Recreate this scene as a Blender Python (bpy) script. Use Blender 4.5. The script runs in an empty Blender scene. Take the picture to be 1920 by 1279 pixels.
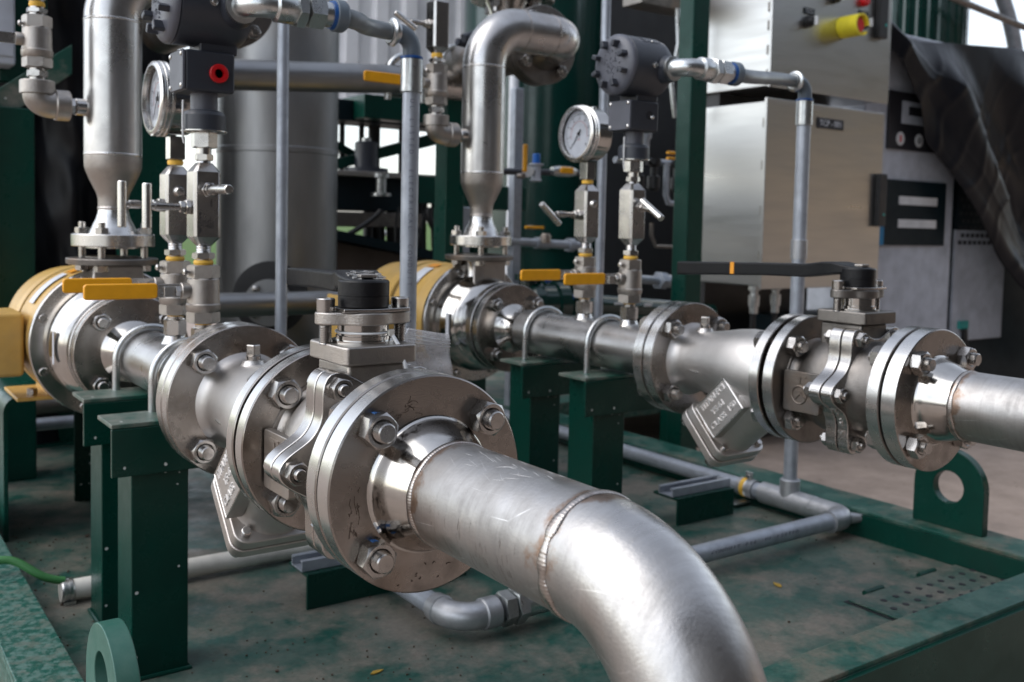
import bpy, math, random
from mathutils import Vector, Matrix, noise as mnoise
R_ = math.radians
sc = bpy.context.scene
col = sc.collection

# ---------------- camera ----------------
cam = bpy.data.cameras.new('camera'); co = bpy.data.objects.new('camera', cam); col.objects.link(co)
YAW, PIT, ROL = 0.62242, 0.05770, 0.02230
def _rot():
    ca, sa, cb, sb, cc, s_ = math.cos(YAW), math.sin(YAW), math.cos(PIT), math.sin(PIT), math.cos(ROL), math.sin(ROL)
    Rz = Matrix(((ca, -sa, 0), (sa, ca, 0), (0, 0, 1))); Rx = Matrix(((1, 0, 0), (0, cb, -sb), (0, sb, cb)))
    Rr = Matrix(((cc, -s_, 0), (s_, cc, 0), (0, 0, 1))); base = Matrix(((1, 0, 0), (0, 0, -1), (0, 1, 0)))
    return Rr @ Rx @ base @ Rz
_R = _rot()
M3 = Matrix((_R[0], -_R[1], -_R[2])).transposed()
co.matrix_world = M3.to_4x4()
cam.sensor_width = 36; cam.lens = 34.6; cam.clip_start = .02; cam.clip_end = 2000
cam.shift_x = -0.0073; cam.shift_y = -0.0582
cam.dof.use_dof = True; cam.dof.focus_distance = 0.90; cam.dof.aperture_fstop = 9.0
sc.camera = co

# ---------------- world + sun ----------------
SUN_EL, SUN_AZ = R_(48), R_(-72)          # azimuth measured from +Y towards +X
w = bpy.data.worlds.new('World'); sc.world = w; w.use_nodes = True
nt = w.node_tree; nt.nodes.clear()
out = nt.nodes.new('ShaderNodeOutputWorld'); bg = nt.nodes.new('ShaderNodeBackground')
sky = nt.nodes.new('ShaderNodeTexSky'); sky.sky_type = 'NISHITA'; sky.sun_disc = False
sky.sun_elevation = SUN_EL; sky.sun_rotation = SUN_AZ
sky.air_density = 1.0; sky.dust_density = 1.2; sky.ozone_density = 1.0
hs = nt.nodes.new('ShaderNodeHueSaturation'); hs.inputs['Saturation'].default_value = .42
nt.links.new(sky.outputs[0], hs.inputs['Color']); nt.links.new(hs.outputs[0], bg.inputs[0])
bg.inputs[1].default_value = 0.15
nt.links.new(bg.outputs[0], out.inputs[0])
sl = bpy.data.lights.new('sun', 'SUN'); so = bpy.data.objects.new('sun', sl); col.objects.link(so)
sl.energy = 0.5; sl.angle = R_(60); sl.color = (1, .97, .93)
d = Vector((math.sin(SUN_AZ)*math.cos(SUN_EL), math.cos(SUN_AZ)*math.cos(SUN_EL), math.sin(SUN_EL)))
so.rotation_euler = d.to_track_quat('Z', 'Y').to_euler()
sc.view_settings.view_transform = 'Standard'; sc.view_settings.look = 'None'
sc.view_settings.exposure = 1.03; sc.view_settings.gamma = 1.0

# ---------------- materials ----------------
def _mat(name):
    m = bpy.data.materials.new(name); m.use_nodes = True
    n = m.node_tree.nodes; b = n['Principled BSDF']
    return m, m.node_tree, b
def _noise(nt, scale, detail=4, rough=.55, vec=None, stretch=None, coord='Object'):
    tc = nt.nodes.new('ShaderNodeTexCoord')
    n = nt.nodes.new('ShaderNodeTexNoise'); n.inputs['Scale'].default_value = scale
    n.inputs['Detail'].default_value = detail; n.inputs['Roughness'].default_value = rough
    if stretch:
        mp = nt.nodes.new('ShaderNodeMapping'); mp.inputs['Scale'].default_value = stretch
        nt.links.new(tc.outputs[coord], mp.inputs[0]); nt.links.new(mp.outputs[0], n.inputs['Vector'])
    else: nt.links.new(tc.outputs[coord], n.inputs['Vector'])
    return n
def _ramp(nt, src, stops):
    r = nt.nodes.new('ShaderNodeValToRGB'); e = r.color_ramp.elements
    while len(e) > 1: e.remove(e[-1])
    e[0].position = stops[0][0]; e[0].color = (*stops[0][1], 1)
    for p_, c in stops[1:]:
        k = e.new(p_); k.color = (*c, 1)
    nt.links.new(src, r.inputs[0]); return r
def _mix(nt, fac, a, b, mode='MIX'):
    m = nt.nodes.new('ShaderNodeMix'); m.data_type = 'RGBA'; m.blend_type = mode
    for i, v in ((0, fac), (6, a), (7, b)):
        if hasattr(v, 'is_output') or isinstance(v, bpy.types.NodeSocket): nt.links.new(v, m.inputs[i])
        elif i == 0: m.inputs[0].default_value = v
        else: m.inputs[i].default_value = (*v, 1)
    return m.outputs[2]
def _range(nt, src, a, b, lo=0.3, hi=0.7):
    r = nt.nodes.new('ShaderNodeMapRange'); nt.links.new(src, r.inputs[0])
    r.inputs[1].default_value = lo; r.inputs[2].default_value = hi
    r.inputs[3].default_value = a; r.inputs[4].default_value = b; return r.outputs[0]
def _bump(nt, b, src, strength, dist):
    k = nt.nodes.new('ShaderNodeBump'); k.inputs['Strength'].default_value = strength; k.inputs['Distance'].default_value = dist
    nt.links.new(src, k.inputs['Height']); nt.links.new(k.outputs[0], b.inputs['Normal'])

def metal(name, c=(.6, .58, .55), rough=.3, var=.12, scale=25, dark=.62, stain=(.30, .2, .13), stain_amt=.35, bump=.15, bscale=900, bdist=.0004, stretch=None, scratch=0.):
    m, nt, b = _mat(name); b.inputs['Metallic'].default_value = 1
    n1 = _noise(nt, scale, 6, .6, stretch=stretch); n2 = _noise(nt, scale*.35, 3, .5)
    n3 = _noise(nt, bscale, 2, .5, stretch=stretch)
    cc = _ramp(nt, n1.outputs[0], [(.3, tuple(x*dark for x in c)), (.5, tuple(x*.93 for x in c)), (.7, c)]).outputs[0]
    st = _ramp(nt, n2.outputs[0], [(.56, (0, 0, 0)), (.72, (stain_amt,)*3)]).outputs[0]
    cc = _mix(nt, st, cc, stain)
    if scratch:
        w_ = nt.nodes.new('ShaderNodeTexVoronoi'); w_.feature = 'DISTANCE_TO_EDGE'; w_.inputs['Scale'].default_value = 22
        dn = _noise(nt, 30, 3); tc = nt.nodes.new('ShaderNodeTexCoord')
        mp = nt.nodes.new('ShaderNodeMapping'); mp.inputs['Scale'].default_value = (1, .45, 1.3); mp.inputs['Rotation'].default_value = (.3, .2, .5)
        nt.links.new(tc.outputs['Object'], mp.inputs[0]); nt.links.new(mp.outputs[0], w_.inputs['Vector'])
        ln = _ramp(nt, w_.outputs[0], [(0, (1, 1, 1)), (.012, (0, 0, 0))]).outputs[0]
        msk = _ramp(nt, dn.outputs[0], [(.55, (0, 0, 0)), (.65, (scratch,)*3)]).outputs[0]
        ff = _mix(nt, 1.0, ln, msk, 'MULTIPLY'); cc = _mix(nt, ff, cc, (.85, .85, .85))
    nt.links.new(cc, b.inputs['Base Color'])
    nt.links.new(_range(nt, n1.outputs[0], rough+var, max(.05, rough-var*.6)), b.inputs['Roughness'])
    if bump: _bump(nt, b, n3.outputs[0], bump, bdist)
    return m
def paint(name, c, rough=.35, var=.12, specks=0., speckc=(.5, .52, .5), dust=0., dustc=(.3, .29, .26), bump=0., bscale=400, coat=.0, sc_=12, metallic=0., spec=.5):
    m, nt, b = _mat(name); b.inputs['Metallic'].default_value = metallic; b.inputs['Specular IOR Level'].default_value = spec
    n1 = _noise(nt, sc_, 6, .6)
    cc = _ramp(nt, n1.outputs[0], [(.3, tuple(x*.8 for x in c)), (.7, tuple(min(1, x*1.15) for x in c))]).outputs[0]
    if dust:
        n4 = _noise(nt, sc_*.6, 8, .7)
        cc = _mix(nt, _ramp(nt, n4.outputs[0], [(.45, (0, 0, 0)), (.68, (dust,)*3)]).outputs[0], cc, dustc)
    if specks:
        v = nt.nodes.new('ShaderNodeTexVoronoi'); v.inputs['Scale'].default_value = 55; v.inputs['Randomness'].default_value = 1
        tc = nt.nodes.new('ShaderNodeTexCoord'); dn = _noise(nt, 220, 3)
        nt.links.new(tc.outputs['Object'], v.inputs['Vector'])
        a = nt.nodes.new('ShaderNodeMath'); a.operation = 'ADD'; nt.links.new(v.outputs['Distance'], a.inputs[0])
        mm = nt.nodes.new('ShaderNodeMath'); mm.operation = 'MULTIPLY'; nt.links.new(dn.outputs[0], mm.inputs[0]); mm.inputs[1].default_value = .12
        nt.links.new(mm.outputs[0], a.inputs[1])
        s1 = _ramp(nt, a.outputs[0], [(.17, (1, 1, 1)), (.20, (0, 0, 0))]).outputs[0]
        sep = nt.nodes.new('ShaderNodeSeparateColor'); nt.links.new(v.outputs['Color'], sep.inputs[0])
        s2 = _ramp(nt, sep.outputs[0], [(1-specks-.01, (0, 0, 0)), (1-specks, (1, 1, 1))]).outputs[0]
        cc = _mix(nt, _mix(nt, 1.0, s1, s2, 'MULTIPLY'), cc, speckc)
    nt.links.new(cc, b.inputs['Base Color'])
    nt.links.new(_range(nt, n1.outputs[0], rough+var, max(.05, rough-var)), b.inputs['Roughness'])
    if coat: b.inputs['Coat Weight'].default_value = coat; b.inputs['Coat Roughness'].default_value = .15
    if bump:
        n3 = _noise(nt, bscale, 3); _bump(nt, b, n3.outputs[0], bump, .0006)
    return m
def worn(name, base, wear, dust, scale=7, t1=(.42, .62), t2=(.45, .7), rough=.55, fine=60, amt=1.0, amt2=.9):
    m, nt, b = _mat(name); b.inputs['Specular IOR Level'].default_value = .3
    n1 = _noise(nt, scale, 10, .68); n2 = _noise(nt, scale*.45, 8, .7); n3 = _noise(nt, fine, 6, .7); n4 = _noise(nt, fine*6, 2)
    cc = _mix(nt, _ramp(nt, n1.outputs[0], [(t1[0], (0, 0, 0)), (t1[1], (amt,)*3)]).outputs[0], base, wear)
    cc = _mix(nt, _ramp(nt, n2.outputs[0], [(t2[0], (0, 0, 0)), (t2[1], (amt2,)*3)]).outputs[0], cc, dust)
    cc = _mix(nt, .55, cc, _ramp(nt, n3.outputs[0], [(.3, (.55,)*3), (.7, (1.25,)*3)]).outputs[0], 'MULTIPLY')
    v = nt.nodes.new('ShaderNodeTexVoronoi'); v.inputs['Scale'].default_value = 34
    tc = nt.nodes.new('ShaderNodeTexCoord'); nt.links.new(tc.outputs['Object'], v.inputs['Vector'])
    sep = nt.nodes.new('ShaderNodeSeparateColor'); nt.links.new(v.outputs['Color'], sep.inputs[0])
    s1 = _ramp(nt, v.outputs['Distance'], [(.1, (1, 1, 1)), (.16, (0, 0, 0))]).outputs[0]
    s2 = _ramp(nt, sep.outputs[1], [(.86, (0, 0, 0)), (.88, (.7,)*3)]).outputs[0]
    cc = _mix(nt, _mix(nt, 1., s1, s2, 'MULTIPLY'), cc, (.03, .028, .024))
    nt.links.new(cc, b.inputs['Base Color'])
    nt.links.new(_range(nt, n1.outputs[0], rough-.15, rough+.2), b.inputs['Roughness'])
    _bump(nt, b, n3.outputs[0], .25, .0015)
    return m
def plain(name, c, rough=.5, metallic=0, bump=0.): return paint(name, c, rough, .08, bump=bump, metallic=metallic)

MT = {}
MT['steel'] = metal('brushed_stainless', (.56, .54, .52), .22, .1, 22, .78, stain_amt=.25, bump=.12)
MT['pipe'] = metal('pickled_stainless_pipe', (.58, .57, .56), .29, .1, 14, .74, stain=(.33, .25, .2), stain_amt=.45, bump=.18, bscale=500, scratch=.5)
def brushed(m):
    # fine handling marks round the tube: stretched noise on colour and roughness
    nt = m.node_tree; b = nt.nodes['Principled BSDF']; src = b.inputs['Base Color'].links[0].from_socket; rs = b.inputs['Roughness'].links[0].from_socket
    n1 = _noise(nt, 60, 5, .7, stretch=(.25, 3.5, .25)); n2 = _noise(nt, 5, 7, .7)
    c = _mix(nt, .32, src, _ramp(nt, n1.outputs[0], [(.3, (.62,)*3), (.65, (1.12,)*3)]).outputs[0], 'MULTIPLY')
    c = _mix(nt, .5, c, _ramp(nt, n2.outputs[0], [(.35, (.6, .57, .54)), (.62, (1.08,)*3)]).outputs[0], 'MULTIPLY')
    nt.links.new(c, b.inputs['Base Color'])
    a = nt.nodes.new('ShaderNodeMath'); a.operation = 'ADD'; nt.links.new(rs, a.inputs[0]); nt.links.new(_range(nt, n1.outputs[0], .04, -.04), a.inputs[1])
    nt.links.new(a.outputs[0], b.inputs['Roughness']); return m
def heat_tint(m, centres, wdt=.010, colr=(.30, .19, .13), amt=.75):
    nt = m.node_tree; b = nt.nodes['Principled BSDF']; src = b.inputs['Base Color'].links[0].from_socket
    tc = nt.nodes.new('ShaderNodeTexCoord'); sp = nt.nodes.new('ShaderNodeSeparateXYZ'); nt.links.new(tc.outputs['Object'], sp.inputs[0])
    nz = _noise(nt, 35, 5, .65)
    for c in centres:
        a = nt.nodes.new('ShaderNodeMath'); a.operation = 'SUBTRACT'; nt.links.new(sp.outputs[1], a.inputs[0]); a.inputs[1].default_value = c
        q = nt.nodes.new('ShaderNodeMath'); q.operation = 'ABSOLUTE'; nt.links.new(a.outputs[0], q.inputs[0])
        k = nt.nodes.new('ShaderNodeMath'); k.operation = 'MULTIPLY_ADD'; nt.links.new(nz.outputs[0], k.inputs[0]); k.inputs[1].default_value = .07; nt.links.new(q.outputs[0], k.inputs[2])
        src = _mix(nt, _ramp(nt, k.outputs[0], [((wdt+.008), (amt,)*3), (wdt+.017, (0, 0, 0))]).outputs[0], src, colr)
    nt.links.new(src, b.inputs['Base Color']); return m
MT['pipeh'] = heat_tint(brushed(metal('pickled_pipe_near_welds', (.56, .55, .54), .36, .2, 12, .58, stain=(.30, .22, .17), stain_amt=.75, bump=.3, bscale=420, scratch=.9)), (-.056, -.235), .030, (.26, .165, .11), .85)
MT['blast'] = metal('bead_blasted_stainless', (.62, .60, .58), .44, .06, 20, .82, stain_amt=.25, bump=.5, bscale=900, bdist=.0005)
MT['turned'] = metal('turned_stainless', (.58, .56, .53), .12, .06, 30, .75, stain_amt=.4, bump=.05)
MT['face'] = metal('flange_face_stainless', (.37, .34, .315), .25, .1, 26, .62, stain=(.17, .115, .075), stain_amt=.7, bump=.16)
MT['rim'] = metal('machined_rim', (.68, .67, .65), .24, .07, 40, .85, stain_amt=.15, bump=.1)
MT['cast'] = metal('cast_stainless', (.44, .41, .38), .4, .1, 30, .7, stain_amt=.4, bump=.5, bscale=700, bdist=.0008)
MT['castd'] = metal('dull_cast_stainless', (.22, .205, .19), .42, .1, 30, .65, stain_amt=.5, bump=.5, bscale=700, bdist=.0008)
MT['weld'] = metal('weld_metal', (.5, .46, .43), .3, .12, 90, .45, stain=(.2, .1, .05), stain_amt=.8, bump=.3, bscale=600)
MT['bolt'] = metal('bolt_stainless', (.50, .48, .46), .24, .08, 60, .7, stain=(.2, .16, .12), stain_amt=.3, bump=.1)
MT['dim'] = metal('dull_steel_vessel', (.32, .325, .33), .42, .12, 6, .7, stain_amt=.3, bump=.1, stretch=(1, 1, .3))
MT['cab'] = metal('brushed_cabinet_steel', (.54, .54, .53), .30, .05, 3, .86, stain=(.42, .38, .32), stain_amt=.3, bump=.06, bscale=60, stretch=(1, 1, 10))
MT['galv'] = paint('galvanised_conduit', (.36, .39, .44), .42, .1, bump=.15, bscale=500, metallic=.45, sc_=30)
MT['galvs'] = metal('zinc_fitting', (.62, .64, .64), .3, .1, 60, .7, stain_amt=.1, bump=.2)
MT['alum'] = paint('cast_conduit_fitting', (.42, .43, .45), .4, .1, bump=.5, bscale=700, metallic=.7, sc_=40)
MT['flex'] = paint('grey_flexible_conduit', (.16, .185, .2), .38, .06)
MT['flexnut'] = paint('grey_conduit_nut', (.11, .14, .17), .45, .05)
MT['blue'] = plain('blue_seal', (.01, .07, .25), .4)
MT['green'] = paint('dark_green_paint', (.0012, .033, .023), .3, .1, specks=.3, spec=.28, dust=.08, dustc=(.03, .06, .05), bump=.12, bscale=160)
MT['greenp'] = paint('plain_green_paint', (.0012, .040, .028), .32, .1, spec=.28, dust=.1, dustc=(.035, .075, .06), bump=.12, bscale=160)
MT['greent'] = paint('dusty_green_paint', (.003, .06, .042), .45, .1, specks=.2, dust=1, dustc=(.2, .19, .165), sc_=16)
MT['lugp'] = paint('weathered_green_paint', (.015, .10, .075), .42, .1, dust=.6, dustc=(.11, .19, .16), sc_=9, bump=.2)
MT['gtank'] = paint('glossy_green_tank', (.002, .028, .022), .2, .06, coat=.5)
MT['beam'] = worn('flaked_green_beam_top', (.006, .078, .058), (.105, .185, .16), (.12, .15, .125), 85, (.46, .56), (.50, .60), .42, 200, .75, .7)
MT['beamr'] = worn('dusty_green_beam_top', (.006, .070, .052), (.07, .14, .115), (.15, .14, .11), 16, (.45, .6), (.50, .62), .42, 160, .8, .8)
MT['deck'] = worn('dusty_green_deck', (.010, .070, .054), (.075, .11, .092), (.185, .165, .138), 13, (.38, .6), (.44, .60), .45, 120)
MT['conc'] = worn('tan_concrete', (.34, .27, .225), (.4, .32, .27), (.24, .2, .17), .8, (.4, .7), (.5, .75), .8, 9, .8, .6)
MT['yellow'] = paint('yellow_lever_sleeve', (.8, .36, .005), .42, .06)
MT['ymotor'] = paint('ochre_pump_paint', (.56, .35, .095), .4, .08, dust=.4, bump=.25, bscale=300, dustc=(.4, .3, .15))
MT['grey'] = paint('dark_grey_powder_coat', (.035, .04, .052), .36, .08, bump=.35, bscale=900)
MT['greyl'] = paint('grey_powder_coat', (.085, .09, .11), .4, .08, bump=.35, bscale=900)
MT['black'] = paint('chipped_black_enamel', (.005, .0055, .007), .4, .1, specks=.35, speckc=(.2, .2, .2), bump=.4, bscale=300, spec=.3)
MT['blackp'] = plain('black_plastic', (.012, .012, .013), .45)
MT['red'] = plain('red_plastic', (.6, .005, .01), .35)
MT['tarp'] = paint('black_tarpaulin', (.005, .006, .009), .40, .12, sc_=4, bump=.35, bscale=30, spec=.25)
MT['lgrey'] = paint('light_grey_sheet_metal', (.46, .49, .55), .5, .05)
MT['dpanel'] = paint('dark_teal_panel', (.004, .013, .018), .5, .05, spec=.2)
MT['white'] = plain('white_plastic', (.62, .63, .64), .5)
MT['gauge'] = plain('gauge_dial', (.68, .72, .8), .5)
MT['ink'] = plain('black_ink', (.015, .015, .02), .6)
MT['scratch'] = plain('bright_scratch', (.72, .72, .72), .45, .6)
MT['streak'] = plain('dull_streak', (.16, .13, .115), .5, .6)
MT['letter'] = metal('letter_highlight_metal', (.92, .91, .9), .5, .04, 40, .9, stain_amt=0, bump=.1)  # pale colour stands in for highlights on the cast lettering
MT['fadeink'] = plain('faded_ink', (.12, .13, .16), .6)
MT['redink'] = plain('red_ink', (.65, .2, .2), .6)
MT['blueink'] = plain('blue_marker', (.02, .08, .22), .5)
MT['grime'] = paint('baked_on_grime', (.075, .05, .035), .7, .1)
MT['tape'] = paint('yellow_thread_tape', (.8, .47, .06), .6, .05, bump=.6, bscale=500)
MT['pvc'] = paint('off_white_pvc_conduit', (.68, .66, .6), .5, .06, dust=.35, dustc=(.25, .22, .19))
MT['hose'] = paint('green_cable', (.05, .2, .06), .45, .06)
MT['wall'] = paint('pale_corrugated_sheet', (.78, .78, .80), .5, .05, sc_=2)
MT['grass'] = worn('grass', (.06, .13, .02), (.1, .17, .03), (.14, .15, .05), .5, (.3, .7), (.5, .75), .9, 4)
MT['amber'] = plain('amber_sight', (.75, .3, .02), .4)
MT['label'] = plain('pale_label', (.6, .62, .66), .5)
MT['teal'] = plain('teal_label', (.02, .3, .27), .5)
MT['cyan'] = plain('cyan_stripe', (.0, .17, .36), .5)
MT['eyel'] = plain('bright_yellow_shroud', (.78, .66, .03), .45)
MT['leaf'] = plain('dry_yellow_leaf', (.4, .25, .03), .7)
# clear bag
m, nt_, b_ = _mat('clear_plastic_bag'); n_ = _noise(nt_, 60, 4)
b_.inputs['Base Color'].default_value = (.8, .8, .82, 1); b_.inputs['Roughness'].default_value = .25
b_.inputs['Alpha'].default_value = .5; nt_.links.new(_ramp(nt_, n_.outputs[0], [(.3, (.16,)*3), (.7, (.45,)*3)]).outputs[0], b_.inputs['Alpha'])
_bump(nt_, b_, n_.outputs[0], .5, .002); MT['bag'] = m
m, nt_, b_ = _mat('gauge_glass'); b_.inputs['Transmission Weight'].default_value = 1; b_.inputs['Roughness'].default_value = .02; b_.inputs['IOR'].default_value = 1.1; MT['glass'] = m

# ---------------- mesh helpers ----------------
X, Y, Z = Vector((1, 0, 0)), Vector((0, 1, 0)), Vector((0, 0, 1))
def V(*a): return Vector(a)
def frame(axis):
    a = Vector(axis).normalized(); up = Z if abs(a.z) < .95 else X
    u = up.cross(a).normalized(); v = a.cross(u); return u, v, a
class MB:
    def __init__(s): s.v = []; s.f = []
    def add(s, vs, fs):
        o = len(s.v); s.v += [Vector(p) for p in vs]; s.f += [tuple(i+o for i in f) for f in fs]; return s
    def box(s, c, d, rot=None):
        c = Vector(c); vs = []
        for sx in (-.5, .5):
            for sy in (-.5, .5):
                for sz in (-.5, .5):
                    p = Vector((d[0]*sx, d[1]*sy, d[2]*sz)); vs.append(c + (rot @ p if rot else p))
        return s.add(vs, [(0, 1, 3, 2), (4, 6, 7, 5), (0, 4, 5, 1), (2, 3, 7, 6), (0, 2, 6, 4), (1, 5, 7, 3)])
    def bx(s, x0, x1, y0, y1, z0, z1): return s.box(((x0+x1)/2, (y0+y1)/2, (z0+z1)/2), (x1-x0, y1-y0, z1-z0))
    def lathe(s, o, axis, prof, n=48, cap=True, a0=0):
        u, v, a = frame(axis); o = Vector(o); vs = []; fs = []
        for t, r in prof:
            for k in range(n):
                th = 2*math.pi*k/n+a0; vs.append(o + a*t + u*(r*math.cos(th)) + v*(r*math.sin(th)))
        m_ = len(prof)
        for i in range(m_-1):
            for k in range(n):
                k2 = (k+1) % n; fs.append((i*n+k, i*n+k2, (i+1)*n+k2, (i+1)*n+k))
        if cap: fs.append(tuple(range(n-1, -1, -1))); fs.append(tuple((m_-1)*n+k for k in range(n)))
        return s.add(vs, fs)
    def cyl(s, p0, p1, r, r1=None, n=32, ch=0.):
        p0 = Vector(p0); p1 = Vector(p1); L = (p1-p0).length; r1 = r if r1 is None else r1
        if ch: prof = [(0, r-ch), (ch, r), (L-ch, r1), (L, r1-ch)]
        else: prof = [(0, r), (L, r1)]
        return s.lathe(p0, p1-p0, prof, n)
    def hexa(s, p0, p1, af, ch=.0015, a0=0, hole=0.):
        p0 = Vector(p0); p1 = Vector(p1); u, v, a = frame(p1-p0); L = (p1-p0).length; Rc = af/math.sqrt(3); Ri = af/2
        ch = min(ch, L*.3); rings = []
        def ring(t0, t1, circ=False):
            r_ = []
            for k in range(24):
                th = 2*math.pi*k/24+a0; ph = (th-a0) % (math.pi/3)-math.pi/6
                rr = Ri/math.cos(ph); q = (rr-Ri)/(Rc-Ri)
                if circ: rr = Ri*.96; q = 0
                t = t0+(t1-t0)*q; r_.append(p0+a*t+u*(rr*math.cos(th))+v*(rr*math.sin(th)))
            return r_
        rings = [ring(0, 0, True), ring(ch*.15, ch), ring(L-ch*.15, L-ch), ring(L, L, True)]
        if hole:
            for rr_, tt_ in ((hole*1.22, L), (hole*1.04, L-.0016), (hole*1.04, L-.004)): rings.append([p0+a*tt_+u*(rr_*math.cos(2*math.pi*k/24+a0))+v*(rr_*math.sin(2*math.pi*k/24+a0)) for k in range(24)])
        vs = [p for r_ in rings for p in r_]; fs = []; n = 24
        for i in range(len(rings)-1):
            for k in range(n): k2 = (k+1) % n; fs.append((i*n+k, i*n+k2, (i+1)*n+k2, (i+1)*n+k))
        fs.append(tuple(range(n-1, -1, -1))); fs.append(tuple((len(rings)-1)*n+k for k in range(n)))
        return s.add(vs, fs)
    def thread(s, p0, p1, r, pitch=.0018, n=20):
        p0 = Vector(p0); p1 = Vector(p1); L = (p1-p0).length; k = max(1, int(L/pitch)); prof = [(0, r*.8)]
        for i in range(k): prof += [((i+.15)*L/k, r*.87), ((i+.5)*L/k, r), ((i+.85)*L/k, r*.87)]
        prof = [(0, r*.84), (.0010, r*.97)]+[q_ for q_ in prof[1:] if .0016 < q_[0] < L-.0016]+[(L-.0010, r*.97), (L, r*.84)]; return s.lathe(p0, p1-p0, prof, n)
    def prism(s, poly, o, u, v, w_):
        o = Vector(o); u = Vector(u); v = Vector(v); w_ = Vector(w_); n = len(poly)
        if u.cross(v).dot(w_) < 0: poly = poly[::-1]
        vs = [o+u*a+v*b for a, b in poly]+[o+u*a+v*b+w_ for a, b in poly]
        fs = [tuple(range(n-1, -1, -1)), tuple(range(n, 2*n))]+[(k, (k+1) % n, (k+1) % n+n, k+n) for k in range(n)]
        return s.add(vs, fs)
    def plate_hole(s, outer, inner, o, u, v, w_):
        # outer and inner: same count, matched rings
        o = Vector(o); u = Vector(u); v = Vector(v); w_ = Vector(w_); n = len(outer)
        vs = [o+u*a+v*b for a, b in outer]+[o+u*a+v*b for a, b in inner]; vs += [p+w_ for p in vs]
        fs = []
        for k in range(n):
            j = (k+1) % n
            fs += [(k, n+k, n+j, j), (2*n+k, 2*n+j, 3*n+j, 3*n+k), (k, j, 2*n+j, 2*n+k), (n+k, 3*n+k, 3*n+j, n+j)]
        return s.add(vs, fs)
    def tube(s, pts, r, n=20, cap=True):
        pts = [Vector(p) for p in pts]; m_ = len(pts); rs = r if isinstance(r, (list, tuple)) else [r]*m_
        T = []
        for i in range(m_):
            a = pts[max(0, i-1)]; b = pts[min(m_-1, i+1)]; T.append((b-a).normalized())
        u, v, _ = frame(T[0]); vs = []
        for i in range(m_):
            if i:
                q = T[i-1].rotation_difference(T[i]); u = q @ u; v = q @ v
            for k in range(n):
                th = 2*math.pi*k/n; vs.append(pts[i]+u*(rs[i]*math.cos(th))+v*(rs[i]*math.sin(th)))
        fs = []
        for i in range(m_-1):
            for k in range(n): k2 = (k+1) % n; fs.append((i*n+k, i*n+k2, (i+1)*n+k2, (i+1)*n+k))
        if cap: fs.append(tuple(range(n-1, -1, -1))); fs.append(tuple((m_-1)*n+k for k in range(n)))
        return s.add(vs, fs)
    def torus(s, c, axis, R0, r, n=96, m_=12, rip=0., nr=50, irr=0.):
        u, v, a = frame(axis); c = Vector(c); vs = []; fs = []
        for i in range(n):
            th = 2*math.pi*i/n; dd = u*math.cos(th)+v*math.sin(th)
            rr = r*(1+rip*math.sin(nr*th)+irr*mnoise.noise(Vector((math.cos(th)*4, math.sin(th)*4, 3))))
            for k in range(m_):
                ph = 2*math.pi*k/m_; vs.append(c+dd*(R0+rr*(.45 if rip else 1)*math.cos(ph))+a*(rr*(1.25 if rip else 1.)*math.sin(ph)))
        for i in range(n):
            for k in range(m_):
                i2 = (i+1) % n; k2 = (k+1) % m_; fs.append((i*m_+k, i2*m_+k, i2*m_+k2, i*m_+k2))
        return s.add(vs, fs)
    def ball(s, c, r, n=16):
        c = Vector(c); pr = [(-r*math.cos(math.pi*i/8), max(1e-5, r*math.sin(math.pi*i/8))) for i in range(9)]
        return s.lathe(c, Z, pr, n)
    def text(s, string, size, o, u, v, ext=.0006):
        cu = bpy.data.curves.new('t', 'FONT'); cu.body = string; cu.size = size; cu.extrude = ext; cu.align_x = 'CENTER'; cu.align_y = 'CENTER'
        ob = bpy.data.objects.new('t', cu); col.objects.link(ob)
        dg = bpy.context.evaluated_depsgraph_get(); me = bpy.data.meshes.new_from_object(ob.evaluated_get(dg))
        o = Vector(o); u = Vector(u).normalized(); v = Vector(v).normalized(); w_ = u.cross(v)
        s.add([o+u*p.co.x+v*p.co.y+w_*p.co.z for p in me.vertices], [tuple(q.vertices) for q in me.polygons])
        bpy.data.objects.remove(ob); bpy.data.curves.remove(cu); bpy.data.meshes.remove(me); return s
    def grid(s, fn, nu, nv):
        vs = [fn(i/nu, j/nv) for i in range(nu+1) for j in range(nv+1)]
        return s.add(vs, [(i*(nv+1)+j, (i+1)*(nv+1)+j, (i+1)*(nv+1)+j+1, i*(nv+1)+j+1) for i in range(nu) for j in range(nv)])

def root_loc(p_):
    o = Vector((0, 0, 0))
    while p_ is not None: o = o+p_.location; p_ = p_.parent
    return o
def part(name, mb, mat, parent=None, bev=0., ang=38, world=False, seg=2, solid=0.):
    me = bpy.data.meshes.new(name); vs = mb.v
    if world and parent is not None:
        o = root_loc(parent); vs = [p-o for p in vs]
    me.from_pydata([tuple(p) for p in vs], [], mb.f)
    me.polygons.foreach_set('use_smooth', [True]*len(me.polygons)); me.set_sharp_from_angle(angle=R_(ang))
    me.materials.append(MT[mat] if isinstance(mat, str) else mat); me.update()
    ob = bpy.data.objects.new(name, me); col.objects.link(ob)
    if parent is not None: ob.parent = parent
    if solid: k = ob.modifiers.new('solid', 'SOLIDIFY'); k.thickness = solid
    if bev:
        k = ob.modifiers.new('bevel', 'BEVEL'); k.width = bev; k.segments = seg; k.limit_method = 'ANGLE'; k.angle_limit = R_(40)
        try: k.harden_normals = True
        except Exception: pass
    return ob
def tag(o, label, cat, group=None, kind=None):
    if label: o['label'] = label
    if cat: o['category'] = cat
    if group: o['group'] = group
    if kind: o['kind'] = kind
    return o
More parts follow.
